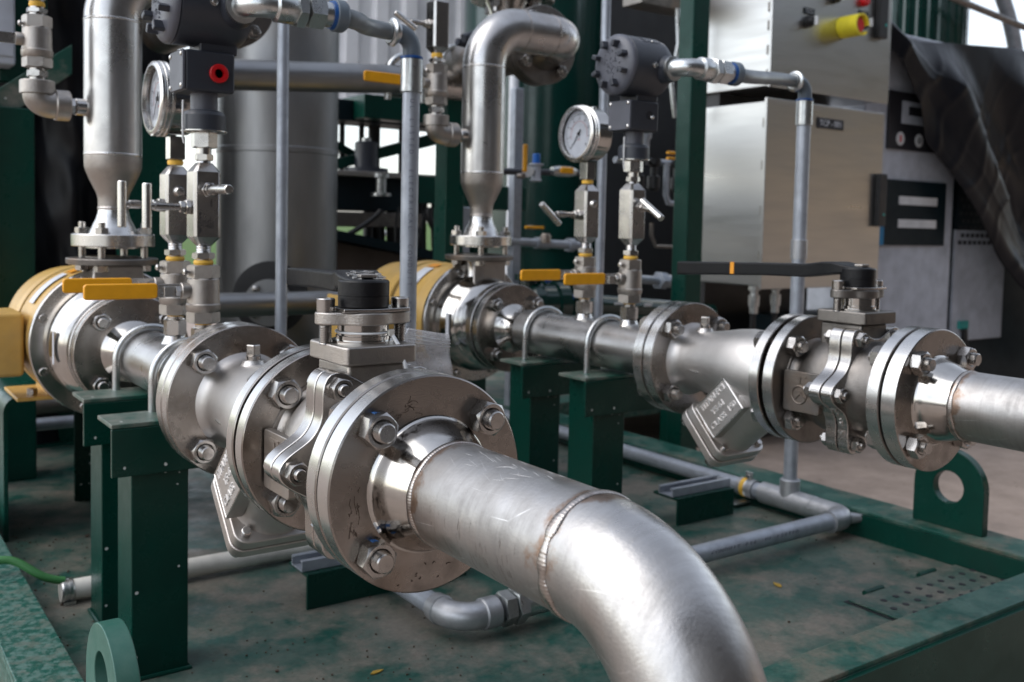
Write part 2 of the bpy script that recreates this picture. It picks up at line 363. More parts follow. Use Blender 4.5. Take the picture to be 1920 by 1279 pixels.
def thing(name, label, cat, loc=(0, 0, 0), group=None, rz=0):
    o = bpy.data.objects.new(name, None); o.empty_display_size = .05; col.objects.link(o); o.location = loc; o.rotation_euler = (0, 0, rz)
    return tag(o, label, cat, group)
def copy_tree(o, parent=None):
    c = o.copy(); col.objects.link(c)
    if parent is not None: c.parent = parent
    for ch in list(o.children): copy_tree(ch, c)
    return c
def arc(c, u, v, r, a0, a1, n=16):
    c = Vector(c); u = Vector(u); v = Vector(v)
    return [c+u*(r*math.cos(R_(a0+(a1-a0)*i/n)))+v*(r*math.sin(R_(a0+(a1-a0)*i/n))) for i in range(n+1)]
def rrect(w_, h, r, n=5):
    pts = []
    for cx, cy, a0 in ((w_/2-r, h/2-r, 0), (-w_/2+r, h/2-r, 90), (-w_/2+r, -h/2+r, 180), (w_/2-r, -h/2+r, 270)):
        for i in range(n+1):
            a = R_(a0+90*i/n); pts.append((cx+r*math.cos(a), cy+r*math.sin(a)))
    return pts

def post(x0, x1, y0, y1, z0, z1, lab, mat='greenp', name='steel_post', cat='post'):
    t = thing(name, lab, cat, ((x0+x1)/2, (y0+y1)/2, z0), None)
    dx, dy, h = (x1-x0)/2, (y1-y0)/2, z1-z0
    part('column', MB().bx(-dx, dx, -dy, dy, 0, h), mat, t, bev=.004); part('foot_plate', MB().bx(-dx-.03, dx+.03, -dy-.03, dy+.03, -.004, .008), mat, t)
    return t

MT['added_bank'] = worn('added_earth_tan', (.30, .21, .13), (.36, .27, .18), (.2, .16, .1), .5, (.4, .7), (.5, .75), .9, 4, .7, .6)
# ================= SETTING =================
GZ = -.80
g = MB(); g.add([(-60, -60, GZ), (90, -60, GZ), (90, 16, GZ), (-60, 16, GZ)], [(0, 1, 2, 3)])
o = part('ground', g, 'conc'); o['kind'] = 'structure'
g = MB(); g.add([(-600, 16, GZ), (900, 16, GZ), (900, 1200, GZ), (-600, 1200, GZ)], [(0, 1, 2, 3)])
g.add([(-600, -600, GZ), (-60, -600, GZ), (-60, 16, GZ), (-600, 16, GZ)], [(0, 1, 2, 3)]); g.add([(90, -600, GZ), (900, -600, GZ), (900, 16, GZ), (90, 16, GZ)], [(0, 1, 2, 3)])
o = part('grass_field', g, 'grass'); o['kind'] = 'structure'

def added_bank(i, j):  # unseen tan slope, added so the cabinet fronts mirror brown
    a = R_(-8-75*i); rr = 17+9*j*(1-.3*j)+1.0*mnoise.noise(Vector((i*9, j*3, 0)))
    return V(3+rr*math.cos(a), rr*math.sin(a), GZ-.1+3.4*j**.8+(.35*mnoise.noise(Vector((i*14, j*4, 5))) if j > .05 else 0))
o = part('added_earth_bank', MB().grid(added_bank, 60, 14), 'added_bank'); o['kind'] = 'structure'
def added_trees(i, j):  # unseen leafy backdrop, added to darken the upper cabinet reflections
    a = R_(-4-84*i); n_ = mnoise.noise(Vector((i*16, j*5, 1))); rr = 27+2.2*n_+1.1*mnoise.noise(Vector((i*60, j*18, 4)))
    return V(3+rr*math.cos(a), rr*math.sin(a), 1.2+(7.2+2.2*mnoise.noise(Vector((i*11, 0, 2)))+.8*mnoise.noise(Vector((i*50, 0, 6))))*j)
MT['foliage'] = worn('added_tree_green', (.045, .06, .03), (.08, .09, .05), (.03, .035, .02), 1.2, (.4, .6), (.45, .6), .8, 5)
o = part('added_treeline', MB().grid(added_trees, 220, 30), 'foliage'); o['kind'] = 'stuff'; o['label'] = 'unseen grey-green tree backdrop added behind the viewer to grey the cabinet reflections'; o['category'] = 'added_trees'
MT['unseen_wall'] = paint('unseen_wall_brown', (.028, .024, .021), .7, .08, sc_=1)  # unseen wall behind the camera, added to darken what the flanges mirror
t = thing('unseen_wall', 'unseen dark brown wall added behind the viewer to darken the flange faces', 'added wall', (4, -3.4, GZ))
part('wall', MB().bx(-6.5, 3.6, -.3, 0, 0, 5.2), 'unseen_wall', t); part('added_roof', MB().bx(-7, 4.1, -5, .9, 5.2, 5.35), 'unseen_wall', t)
# ---- skid ----
DZ = -.62; BT = -.567
sk = thing('equipment_skid', 'green steel skid with dusty checked-over deck plate and raised edge beams under all the pipework', 'skid', (1.0, 1.6, GZ))
part('deck_plate', MB().bx(.255, 1.735, .82, 3.3, DZ-.008, DZ), 'deck', sk, world=True)
def channel_beam(name, x0, x1, y0, y1, side):
    m = MB(); t = .008
    m.bx(x0, x1, y0, y1, BT-t, BT)
    if side == 'L': m.bx(x0, x0+t, y0, y1, GZ+.01, BT-t); m.bx(x0, x1, y0, y1, GZ+.002, GZ+.01)
    if side == 'R': m.bx(x0, x0+t, y0, y1, GZ+.01, BT-t); m.bx(x0, x1, y0, y1, GZ+.002, GZ+.01)
    if side == 'F': m.bx(x0, x1, y0, y0+t, GZ+.01, BT-t); m.bx(x0, x1, y1-t, y1, DZ-.05, BT-t)
    return m
part('side_beam', channel_beam('b', .19, .26, .757, 3.3, 'L'), 'beam', sk, world=True, bev=.002)
part('side_beam', channel_beam('b', 1.732, 1.83, .757, 3.3, 'R'), 'beamr', sk, world=True, bev=.002)
part('front_beam', channel_beam('b', .262, 1.73, .757, .823, 'F'), 'beamr', sk, world=True, bev=.002)
part('front_web', MB().bx(.19, 1.83, .749, .7565, GZ+.012, BT-.009), 'greenp', sk, world=True)
part('inner_web', MB().bx(1.7255, 1.7318, .83, 3.3, DZ-.03, BT-.0085), 'greenp', sk, world=True)
def lug(x0, x1, yc, zb, ztop, hw, hr, hz, chip):
    n = 48; outer = []; inner = []
    for k in range(n):
        a = 2*math.pi*k/n; inner.append((hr*math.cos(a), hz+hr*math.sin(a)))
        cx, cz = math.cos(a), math.sin(a)
        zc = ztop-hw
        if cz >= 0: outer.append((hw*cx, zc+hw*cz))
        else:
            s_ = max(abs(cx), abs(cz)); outer.append((hw*cx/s_, zc+(zc-zb)*cz/s_))
    return MB().plate_hole(outer, inner, (x0, yc, 0), (0, 1, 0), (0, 0, 1), (x1-x0, 0, 0))
part('lifting_lug', lug(1.772, 1.792, 1.036, BT, -.414, .072, .031, -.487, 0), 'greenp', sk, world=True, bev=.0015)
part('lifting_lug', lug(.238, .262, 1.070, BT, -.43, .072, .031, -.490, 0), 'lugp', sk, world=True, bev=.0015)
# drain trough with perforated plate at the front right corner
pp = part('drain_grate', MB().bx(1.40, 1.722, .83, .985, DZ+.002, DZ+.005), 'deck', sk, world=True, bev=.001)
hm = MB(); random.seed(3)
for i in range(9):
    for j in range(4):
        hm.cyl((1.43+i*.034+(j % 2)*.017, .86+j*.03, DZ+.0052), (1.43+i*.034+(j % 2)*.017, .86+j*.03, DZ+.0058), .0058, n=12)
part('drain_hole', hm, 'ink', pp, world=True)
for xx in (1.475, 1.635): part('hinge', MB().cyl((xx-.025, .989, DZ+.004), (xx+.025, .989, DZ+.004), .0052, n=14), 'greenp', pp, world=True)
part('seam', MB().bx(1.395, 1.722, .9865, .9905, DZ+.0004, DZ+.0012), 'ink', pp, world=True); part('seam', MB().bx(1.395, 1.399, .83, .9860, DZ+.0004, DZ+.0012), 'ink', pp, world=True)

# loose grit and flakes on the deck
gm_ = MB(); random.seed(77)
for k in range(420):
    if k < 150: x_, y_ = random.gauss(.33, .06), random.uniform(1.0, 2.2)
    elif k < 260: x_, y_ = random.gauss(.62, .14), random.gauss(1.25, .12)
    elif k < 320: x_, y_ = random.gauss(1.66, .05), random.uniform(.9, 2.0)
    else: x_, y_ = random.uniform(.3, 1.7), random.uniform(.85, 2.4)
    if not (.27 < x_ < 1.72 and .84 < y_ < 2.6): continue
    r_ = random.uniform(.0007, .0022)*(2 if random.random() < .06 else 1)
    gm_.prism([(r_*random.uniform(.5, 1.2)*math.cos(2*math.pi*q/5), r_*random.uniform(.5, 1.2)*math.sin(2*math.pi*q/5)) for q in range(5)], (x_, y_, DZ+.0004), X, Y, (0, 0, r_*.8))
o = part('grit', gm_, 'grime'); o['kind'] = 'stuff'; o['label'] = 'dark grit and flakes scattered over the dusty deck plate'; o['category'] = 'grit'
# ---- pipe stands ----
def stand(x, y, label):
    t = thing('pipe_stand', label, 'pipe stand', (x, y, DZ), 'green pipe stands under the two pipe runs')
    zt = -.2705-DZ; L = .215 if x < 1 else .2
    m = MB(); m.bx(0, L, 0, .078, zt-.006, zt)
    part('top_plate', m, 'greent', t, bev=.0012)
    part('angle_web', MB().bx(0, L, -.0015, .0055, zt-.07, zt-.0065), 'green', t, bev=.0012)
    part('post', MB().bx(.026, .101, .006, .078, 0, zt-.0065), 'green', t, bev=.002)
    part('base_weld', MB().tube([(.024, .004, .002), (.103, .004, .002), (.103, .08, .002), (.024, .08, .002), (.024, .004, .002)], .0035, 8), 'greenp', t)
    return t
stand(.3085, 1.3265, 'front left green stand whose shelf holds the u-bolt nearest the large strainer flange')
stand(.3175, 1.532, 'dark green stand directly behind the front left stand, next to the stainless pump flange')
stand(1.1105, 1.340, 'green stand in the middle of the picture next to the far strainer')
stand(1.12, 1.545, 'green stand in the middle of the picture next to the far stainless pump')

# ================= PIPE RUNS =================
XA, ZA, XB, ZB = .4303, -.226, 1.2081, -.2206
def bolt_part(parent, cx, cz, y0, y1, near=True, nut=.027, hgt=.0155, rod=.0086, over=.0085, name='bolt', rot=0, oy=None):
    # y0 < y1 : faces of the joint; near end is at y0
    m = MB(); 
    if near: m.thread((cx, y0-hgt-over, cz), (cx, y1+hgt+.006, cz), rod)
    else: m.cyl((cx, y0-hgt-over, cz), (cx, y1+hgt+.006, cz), rod, n=20, ch=.0015)
    b = part(name, m, 'bolt', parent, ang=25)
    part('nut', MB().hexa((cx, y0-.0003, cz), (cx, y0-hgt, cz), nut, .0022, rot, rod), 'bolt', b, ang=28)
    part('nut', MB().hexa((cx, y1+.0003, cz), (cx, y1+hgt, cz), nut, .0022, rot+.3), 'bolt', b, ang=28)
    return b
def flange_prof(y0, y1, r=.095, ch=.0012):
    return [(y0, r-ch), (y0+ch, r), (y1-ch, r), (y1, r-ch)]

def front_spool(Xc, Zc, label, elbow, seed):
    t = thing('pipe_spool', label, 'pipe', (Xc, .74, Zc)); y = lambda v: v-.74
    # weld-neck flange: raised face, disc
    part('flange', MB().lathe((0, 0, 0), Y, [(y(.7268), .057)]+[(a, b) for a, b in ((y(.7270), .0935), (y(.7280), .095), (y(.7475), .095), (y(.7485), .0938), (y(.7486), .066), (y(.7515), .0655))], 128), 'face', t, ang=30)
    rimm = MB().lathe((0, 0, 0), Y, [(y(.7279), .0951), (y(.7476), .0951)], 128, cap=False); part('flange_rim', rimm, 'rim', t)
    hub = [(y(.7272), .0610), (y(.7262), .0588), (y(.7245), .0572), (y(.7215), .0560), (y(.718), .0552), (y(.712), .0533), (y(.706), .0511), (y(.700), .0489), (y(.695), .0472), (y(.691), .0458), (y(.6865), .0447)]
    part('hub', MB().lathe((0, 0, 0), Y, hub, 96, cap=False), 'turned', t, ang=60)
    part('weld_bead', MB().torus((0, y(.6840), 0), Y, .0443, .0034, 960, 10, .03, 118, .5), 'weld', t, ang=80)
    ye = .506 if elbow else .30
    part('pipe', MB().lathe((0, 0, 0), Y, [(y(.6815), .0445), (y(ye+.001), .0445)], 96, cap=False), 'pipeh', t)
    if elbow:
        random.seed(8); sm = MB(); st = MB()
        def onp(a, yy): return V(.04455*math.cos(R_(a)), y(yy), .04455*math.sin(R_(a)))
        for k in range(22):
            a = random.uniform(100, 146); yy = random.uniform(.575, .645); da = random.gauss(0, 5); dy = random.uniform(-.025, .025)
            sm.tube([onp(a+da*q/4+random.uniform(-.3, .3), yy+dy*q/4) for q in range(5)], [.00003, .00007, .0001, .00007, .00003], 4)
        for k in range(12):
            a = random.uniform(60, 100); yy = random.uniform(.53, .65)
            sm.tube([onp(a+q*1.2, yy-.012*q/3) for q in range(4)], [.00003, .0001, .0001, .00003], 4)
        part('bright_scratches', sm, 'scratch', t)
        for k in range(46):
            a = random.uniform(165, 215); yy = random.uniform(.53, .66); L_ = random.uniform(5, 14)
            st.tube([onp(a+L_*q/4, yy+random.uniform(-.0006, .0006)) for q in range(5)], [.00003, .00008, .0001, .00008, .00003], 4)
        part('dark_streaks', st, 'streak', t)
    if elbow:
        part('weld_bead', MB().torus((0, y(.5050), 0), Y, .0447, .0040, 960, 10, .022, 104, .9), 'weld', t, ang=80)
        # long radius elbow, then drop
        pts = [V(0, y(.504), 0)]+[V(0, y(.504)-.108*math.sin(R_(a)), -.108*(1-math.cos(R_(a)))) for a in range(3, 91, 3)]+[V(0, y(.504)-.108, -.108-.02*k) for k in range(1, 12)]
        part('elbow', MB().tube(pts, .0449, 96), 'pipeh', t, ang=60)
    for k, (sx, sz) in enumerate(((-1, 1), (1, 1), (-1, -1), (1, -1))):
        bolt_part(t, sx*.0539, sz*.0539, y(.727), y(.771), True, .028, rot=.25+k*.5)
    return t
sA = front_spool(XA, ZA, 'large stainless pipe with bolted front flange, weld beads and elbow sweeping down at bottom centre', True, 1)
sB = front_spool(XB, ZB, 'straight stainless pipe with weld-neck flange leaving the picture at the right edge', False, 2)
# grime, scratches and marker on the front spool
gm = MB(); random.seed(11)
def smear(m, path, r0):
    for k in range(len(path)-1):
        a = Vector(path[k]); b = Vector(path[k+1])
        m.tube([a, (a+b)/2+V(0, 0, random.uniform(-.0005, .0005)), b], [r0*random.uniform(.35, .8) for _ in range(3)], 5)
for s_ in range(12):
    x0 = -.042+random.uniform(0, .03); z0 = .062+random.uniform(-.008, .012); p_ = [(x0, -.0134, z0)]
    for k in range(4): x0 += random.uniform(-.001, .004); z0 += random.uniform(-.003, .0028); p_.append((x0, -.0134, z0))
    smear(gm, p_, .00045)
for s_ in range(12):
    x0 = -.078+random.uniform(0, .012); z0 = random.uniform(-.035, .01); p_ = [(x0, -.0134, z0)]
    for k in range(4): x0 += random.uniform(-.002, .002); z0 += random.uniform(-.006, .003); p_.append((x0, -.0134, z0))
    smear(gm, p_, .00045)
for s_ in range(9):
    x0 = -.03+random.uniform(0, .05); z0 = -.075+random.uniform(-.01, .006)-.0; 
    if math.hypot(x0, z0) > .09: continue
    p_ = [(x0, -.0134, z0)]
    for k in range(3): x0 += random.uniform(-.002, .003); z0 += random.uniform(-.002, .002); p_.append((x0, -.0134, z0))
    smear(gm, p_, .0005)
part('grime_streaks', gm, 'grime', sA)
mk = MB()
for (bx_, bz_) in ((-.0539, .0539), (-.0539, -.0539)):
    for q in range(3):
        a0 = R_(62+q*14); rr = .0146
        mk.box((bx_+rr*math.cos(a0)*.98, -.0205+q*.002, bz_+rr*math.sin(a0)*.96), (.006, .006, .0008), Matrix.Rotation(-(a0-math.pi/2), 3, 'Y'))
part('blue_marker_stroke', mk, 'blueink', sA)

def ball_valve(Xc, Zc, label, lever_rot, far):
    t = thing('ball_valve', label, 'valve', (Xc, .848, Zc), 'flanged ball valves with long black levers'); y = lambda v: v-.848
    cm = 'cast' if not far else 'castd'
    # end flanges
    for nm, a, b in (('front', .752, .771), ('rear', .925, .944)):
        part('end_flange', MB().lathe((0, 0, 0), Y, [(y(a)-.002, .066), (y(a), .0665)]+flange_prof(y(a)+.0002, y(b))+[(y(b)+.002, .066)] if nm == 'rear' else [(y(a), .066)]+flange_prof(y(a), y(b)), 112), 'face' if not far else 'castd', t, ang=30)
        part('flange_rim', MB().lathe((0, 0, 0), Y, [(y(a)+.0013, .0951), (y(b)-.0013, .0951)], 112, cap=False), 'rim', t)
    body = [(y(.771), .062), (y(.776), .0585), (y(.787), .0565), (y(.797), .060), (y(.806), .066), (y(.8215), .0685)]
    part('body', MB().lathe((0, 0, 0), Y, body, 72, cap=False), cm, t, ang=60)
    body = [(y(.8595), .0705), (y(.870), .0715), (y(.885), .070), (y(.897), .066), (y(.907), .0600), (y(.914), .057), (y(.921), .0605), (y(.9255), .065)]
    part('body', MB().lathe((0, 0, 0), Y, body, 72, cap=False), cm, t, ang=60)
    # lobed split plates
    def lobes(k0=0.):
        pts = []
        for i in range(120):
            th = 2*math.pi*i/120; c6 = math.cos(6*th); r = .0835+.0135*c6+.002*math.cos(12*th)
            pts.append((r*math.cos(th), r*math.sin(th)))
        return pts
    part('split_plate', MB().prism(lobes(), (0, y(.8215), 0), X, Z, (0, .0178, 0)), 'steel', t, bev=.0016, ang=50)
    part('split_plate', MB().prism(lobes(), (0, y(.8412), 0), X, Z, (0, .0182, 0)), 'steel', t, bev=.0016, ang=50)
    for k in range(6):
        a = R_(60*k); bolt_part(t, .0835*math.cos(a), .0835*math.sin(a), y(.8213), y(.8597), True, .0195, .0105, .0056, .004, rot=k*.4)
    # rear joint bolts
    for k, (sx, sz) in enumerate(((-1, 1), (1, 1), (-1, -1), (1, -1))):
        b = bolt_part(t, sx*.0539, sz*.0539, y(.925), y(.970), True, .028, rot=.1+k*.4)
    # mounting pad, collar, gland, screws
    z = lambda v: v-ZA                                     # heights measured on the near run
    part('neck', MB().bx(-.03, .03, y(.826), y(.895), .055, z(-.1335)), cm, t, bev=.004)
    pad = [(-.043, -.043), (.043, -.043), (.043, .030), (.030, .043), (-.043, .043)]
    pad = [(-.0390, -.034), (-.035, -.0405), (.035, -.0405), (.0385, -.036), (.0385, .036), (.034, .041), (-.034, .041), (-.0390, .037)]
    part('mounting_pad', MB().prism(pad, (0, y(.857), z(-.1335)), X, Y, (0, 0, .0175)), cm, t, bev=.0022)
    part('stem_collar', MB().lathe((0, y(.857), z(-.116)), Z, [(0, .031), (.0025, .031), (.003, .0262), (.0065, .0262), (.007, .0245), (.0175, .0245)], 48), 'turned', t, ang=30)
    gl = []
    for i in range(64):
        th = 2*math.pi*i/64; r = .029+.0185*max(0, math.cos(2*(th-R_(172))))**2.2; gl.append((r*math.cos(th), r*math.sin(th)))
    part('gland_plate', MB().prism(gl, (0, y(.857), z(-.0985)), X, Y, (0, 0, .0120)), cm, t, bev=.0018)
    for sgn in (-1, 1):
        cx, cy = .0372*math.cos(R_(172))*-sgn*-1, y(.857)+.0395*math.sin(R_(172))*-sgn*-1
        s1 = part('cap_screw', MB().lathe((cx, cy, z(-.0864)), Z, [(0, .0085), (.0118, .0088), (.0128, .0078), (.0128, .0048), (.0085, .0045)], 28), 'bolt', t, ang=30)
        part('shank', MB().thread((cx, cy, z(-.118)), (cx, cy, z(-.0985)), .0062, .0016), 'bolt', s1)
    part('stop_plate', MB().prism([(-.030, -.020), (.004, -.028), (.040, -.020), (.046, -.008), (.046, .014), (.018, .026), (-.026, .022)], (0, y(.857), z(-.0862)), X, Y, (0, 0, .0035)), 'steel', t, bev=.0008)
    # lever (own frame, rotated about the stem)
    lv = bpy.data.objects.new('lever', None); col.objects.link(lv); lv.parent = t; lv.location = (0, y(.857), z(-.0825)); lv.rotation_euler = (0, 0, lever_rot); lv.empty_display_size = .02
    hb = MB().lathe((0, 0, 0), Z, [(0, .0232), (.001, .0243), (.011, .0246), (.0112, .0240), (.0118, .0240), (.012, .0246), (.0245, .0246), (.026, .0236)], 40)
    part('lever_hub', hb, 'black', lv, ang=30)
    # arm: rises slightly then runs level
    path = [(-.019, .0262), (.008, .0300), (.030, .0338), (.052, .0330), (.085, .0285), (.17, .0265), (.25, .0238), (.350, .0205)]
    wd = [.013, .0215, .0225, .0165, .0125, .0120, .0125, .0135]
    th = [.006, .012, .018, .020, .020, .020, .021, .0225]
    vs = []; fs = []
    for (d_, h), w_, tt in zip(path, wd, th):
        vs += [(-w_, d_, h), (w_, d_, h), (w_, d_, h-tt), (-w_, d_, h-tt)]
    for i in range(len(path)-1):
        for k in range(4): k2 = (k+1) % 4; fs.append((i*4+k, i*4+k2, (i+1)*4+k2, (i+1)*4+k))
    fs += [(3, 2, 1, 0), tuple((len(path)-1)*4+k for k in range(4))]
    part('lever_arm', MB().add(vs, fs), 'black', lv, bev=.003, seg=3)
    part('stem_end', MB().box((.002, -.004, .0300), (.016, .014, .0035)), 'cast', lv, bev=.001)
    if not far:
        random.seed(4); wp = MB()
        for k in range(46):
            d_ = random.uniform(-.012, .028); xx = random.uniform(-.012, .019); hh = .0262+(d_+.019)*.148
            wp.prism([(random.uniform(.0015, .004)*math.cos(a_*1.05), random.uniform(.001, .003)*math.sin(a_*1.05)) for a_ in range(6)], (xx, d_, hh-.0002), X, (0, .989, .146), (0, -.00006, .0006))
        part('bare_metal_patch', wp, 'rim', lv)
    # cast logo tile and letters
    tile = part('logo_tile', MB().prism(rrect(.062, .058, .004), (-.0655, y(.8905), -.008), Y, Z, (-.0085, 0, 0)), cm, t, bev=.001)
    lm = MB().torus((-.0743, y(.893), -.012), X, .0125, .0013, 40, 8)
    lm.text('K', .026, (-.0742, y(.893), -.012), (0, 0, -1), (0, -1, 0), .001)
    lm.bx(-.0752, -.0738, y(.882), y(.904), .0125, .0150); lm.bx(-.0752, -.0738, y(.892), y(.8945), .004, .013)
    part('raised_logo', lm, cm, tile)
    lt = MB()
    for i, ch in enumerate('HF-3M'):
        a = R_(196+i*7.2); rr = (.0835+.0135*math.cos(6*a)+.002*math.cos(12*a))
        dr = V(math.cos(a), 0, math.sin(a)); tn = V(-math.sin(a), 0, math.cos(a))
        lt.text(ch, .012, V(0, y(.832), 0)+dr*(rr+.0002), Y*-1, tn.cross(Y)*-1 if False else tn*-1, .0012)
    part('raised_letters', lt, 'rim', t)
    return t
vA = ball_valve(XA, ZA, 'nearest ball valve, short-looking chipped black lever, clear plastic bag tied to it', R_(-12.5), False)
vB = ball_valve(XB, ZB, 'far ball valve at right with long thin black lever carrying an orange mark', 0, True)
for ch in vB.children:
    if ch.name.startswith('lever'):
        part('orange_mark', MB().bx(-.0127, -.0105, .222, .230, .0060, .0249), 'amber', ch)
        break

def strainer(Xc, Zc, label, far):
    t = thing('y_strainer', label, 'strainer', (Xc, 1.07, Zc), 'flanged y-strainers ahead of the ball valves'); y = lambda v: v-1.07
    cm = 'blast'
    for a, b in ((.952, .970), (1.176, 1.197)):
        part('end_flange', MB().lathe((0, 0, 0), Y, [(y(a)-(.001 if a < 1 else 0), .066)]+flange_prof(y(a), y(b))+[(y(b)+.0015, .066)], 112), 'face', t, ang=30)
        part('flange_rim', MB().lathe((0, 0, 0), Y, [(y(a)+.0013, .0951), (y(b)-.0013, .0951)], 112, cap=False), 'rim', t)
    # run body: neck, swelling, elbow-like sweep into the branch
    prof = [(y(.968), .058), (y(.975), .0545), (y(.985), .0555), (y(.998), .0595), (y(1.02), .0628), (y(1.045), .0635), (y(1.07), .0610), (y(1.10), .0555), (y(1.125), .0520), (y(1.14), .0505), (y(1.158), .0505), (y(1.166), .0525), (y(1.172), .056), (y(1.1765), .062)]
    part('body', MB().lathe((0, 0, 0), Y, prof, 80, cap=False), cm, t, ang=70)
    a = V(0, .7071, -.7071); q = V(0, .7071, .7071)            # branch axis and its normal in the YZ plane
    o = V(0, y(.995), -.004)
    part('branch', MB().lathe(o, a, [(.0, .052), (.06, .0535), (.10, .0500), (.135, .0480), (.139, .050)], 72), cm, t, ang=60)
    # square cover flange pair
    def sq(w_): return rrect(w_, w_, .016, 6)
    part('cover_flange', MB().prism(sq(.106), o+a*.136, X, q, a*.0155), cm, t, bev=.002)
    cv = part('cover', MB().prism(sq(.108), o+a*.153, X, q, a*.0145), cm, t, bev=.002)
    for sx in (-1, 1):
        for sz in (-1, 1):
            c0 = o+X*(.040*sx)+q*(.040*sz)
            part('cover_bolt', MB().hexa(c0+a*.1673, c0+a*.177, .016, .0015).cyl(c0+a*.129, c0+a*.1365, .0058, n=16, ch=.001), 'bolt', t, ang=30)
    # cast name pad
    pc = o+a*.082+V(-.0575, 0, 0)
    pad = part('name_pad', MB().prism(rrect(.082, .060, .002, 3), pc+q*(.004)+V(.014, 0, 0), a, q, V(-.018, 0, 0)), cm, t, bev=.0008)
    part('pad_frame', MB().tube([pc+V(-.0038, 0, 0)+a*(.0395*i)+q*(.004+.0285*j) for i, j in ((-1, -1), (1, -1), (1, 1), (-1, 1), (-1, -1))], .0011, 6), 'rim', pad)
    tx = MB(); qq = -q; po = pc+q*.004+V(-.0042, 0, 0)
    # reading direction: up along -a*(-1) ; letters run along q
    ru = -a; rv = q
    ru, rv = q, -a if False else q
    # text runs along +q (towards upper left), lines stack along branch
    tx.text('TITAN-FCI', .0135, po+a*0+q*.0195, -a, q, .0009) if False else None
    for s_, da, dq, sz in (('TITAN-FCI', 0, .0195, .0130), ('YS-61', .000, .002, .0130), ('CLASS', .0135, -.0150, .0130), ('150', -.024, -.0135, .0125)):
        tx.text(s_, sz*1.08, po+a*da+q*dq, -a, q, .0012)
    part('raised_letters', tx, 'letter', pad)
    # blow-down plug on top
    part('plug_boss', MB().lathe((0, y(1.149), .040), Z, [(0, .018), (.010, .0145), (.013, .0125), (.015, .012)], 32), cm, t, ang=50)
    pg = part('plug', MB().lathe((0, y(1.149), .0545), Z, [(0, .0088), (.006, .0088), (.0065, .0078)], 24), 'bolt', t)
    part('plug_head', MB().box((0, y(1.149), .0675), (.0125, .0125, .0135), Matrix.Rotation(.5, 3, 'Z')), 'bolt', pg, bev=.0018)
    part('cast_mark', MB().tube([(-.0515, y(1.132), -.010), (-.0540, y(1.108), -.011)], .0011, 6), 'rim', t)
    for k, (sx, sz) in enumerate(((-1, 1), (1, 1), (-1, -1), (1, -1))):
        bolt_part(t, sx*.0539, sz*.0539, y(1.176), y(1.222), True, .028, rot=.3+k*.3, over=.011)
    return t
strainer(XA, ZA, 'near y-strainer with big bolted flange, square-headed plug and cover hidden behind the ball valve flange', False)
strainer(XB, ZB, 'far y-strainer with its whole slanted branch and lettered name pad in full view', True)

def rear_spool(Xc, Zc, label):
    t = thing('pipe_spool', label, 'pipe', (Xc, 1.45, Zc)); y = lambda v: v-1.45
    part('flange', MB().lathe((0, 0, 0), Y, [(y(1.1985), .066), (y(1.2), .066)]+flange_prof(y(1.2002), y(1.222))+[(y(1.2222), .062), (y(1.24), .054), (y(1.262), .0447)], 112), 'face', t, ang=30)
    part('flange_rim', MB().lathe((0, 0, 0), Y, [(y(1.2015), .0951), (y(1.2207), .0951)], 112, cap=False), 'rim', t)
    part('pipe', MB().lathe((0, 0, 0), Y, [(y(1.262), .0445), (y(1.645), .0445)], 96, cap=False), 'pipe', t)
    part('weld_bead', MB().torus((0, y(1.263), 0), Y, .0443, .0024, 240, 8, .1, 60, .5), 'weld', t, ang=80)
    part('weld_bead', MB().torus((0, y(1.645), 0), Y, .0420, .0024, 240, 8, .1, 60, .5), 'weld', t, ang=80)
    hub = [(y(1.645), .0425), (y(1.655), .036), (y(1.665), .0315), (y(1.672), .0315), (y(1.685), .037), (y(1.695), .046), (y(1.7005), .052)]
    part('hub', MB().lathe((0, 0, 0), Y, hub, 72, cap=False), 'turned', t, ang=60)
    part('flange', MB().lathe((0, 0, 0), Y, flange_prof(y(1.7), y(1.719), .0935), 112), 'face', t, ang=30)
    part('flange_rim', MB().lathe((0, 0, 0), Y, [(y(1.7013), .0936), (y(1.7177), .0936)], 112, cap=False), 'rim', t)
    for k, (sx, sz) in enumerate(((-1, 1), (1, 1), (-1, -1), (1, -1))):
        bolt_part(t, sx*.052, sz*.052, y(1.70), y(1.742), False, .026, rot=.3+k*.3)
    for yy in (1.338, 1.467):
        part('branch_outlet', MB().lathe((0, y(yy), .038), Z, [(0, .021), (.006, .0175), (.012, .0150), (.014, .0145)], 32), 'rim', t, ang=50)
    return t
rA = rear_spool(XA, ZA, 'left stainless pipe run between the ochre pump and the near strainer, under two u-bolts')
rB = rear_spool(XB, ZB, 'middle stainless pipe run between the far pump and far strainer, under two u-bolts')

def ubolt(x, y, zc, label):
    t = thing('u_bolt', label, 'pipe clamp', (x, y, -.2705), 'u-bolts holding the pipe runs to their stands')
    h = zc+.2705; r = .0515
    pts = [V(-r, 0, -.03)]+[V(-r, 0, h*k/4) for k in range(5)][0:]+[V(-r*math.cos(R_(a)), 0, h+r*math.sin(R_(a))) for a in range(9, 180, 9)]+[V(r, 0, h*k/4) for k in range(4, -1, -1)]+[V(r, 0, -.03)]
    part('rod', MB().tube(pts, .0058, 16), 'galvs', t)
    for s_ in (-1, 1): part('nut', MB().hexa((s_*r, 0, -.0068), (s_*r, 0, -.017), .019, .001), 'bolt', t)
ubolt(XA, 1.396, ZA, 'grey u-bolt on the front left stand, closest to the large strainer flange')
ubolt(XA, 1.598, ZA, 'grey u-bolt on the left pipe just in front of the ochre pump flange')
ubolt(XB, 1.393, ZB, 'u-bolt on the middle pipe closest to the far strainer')
ubolt(XB, 1.588, ZB, 'u-bolt on the middle pipe closest to the far pump')

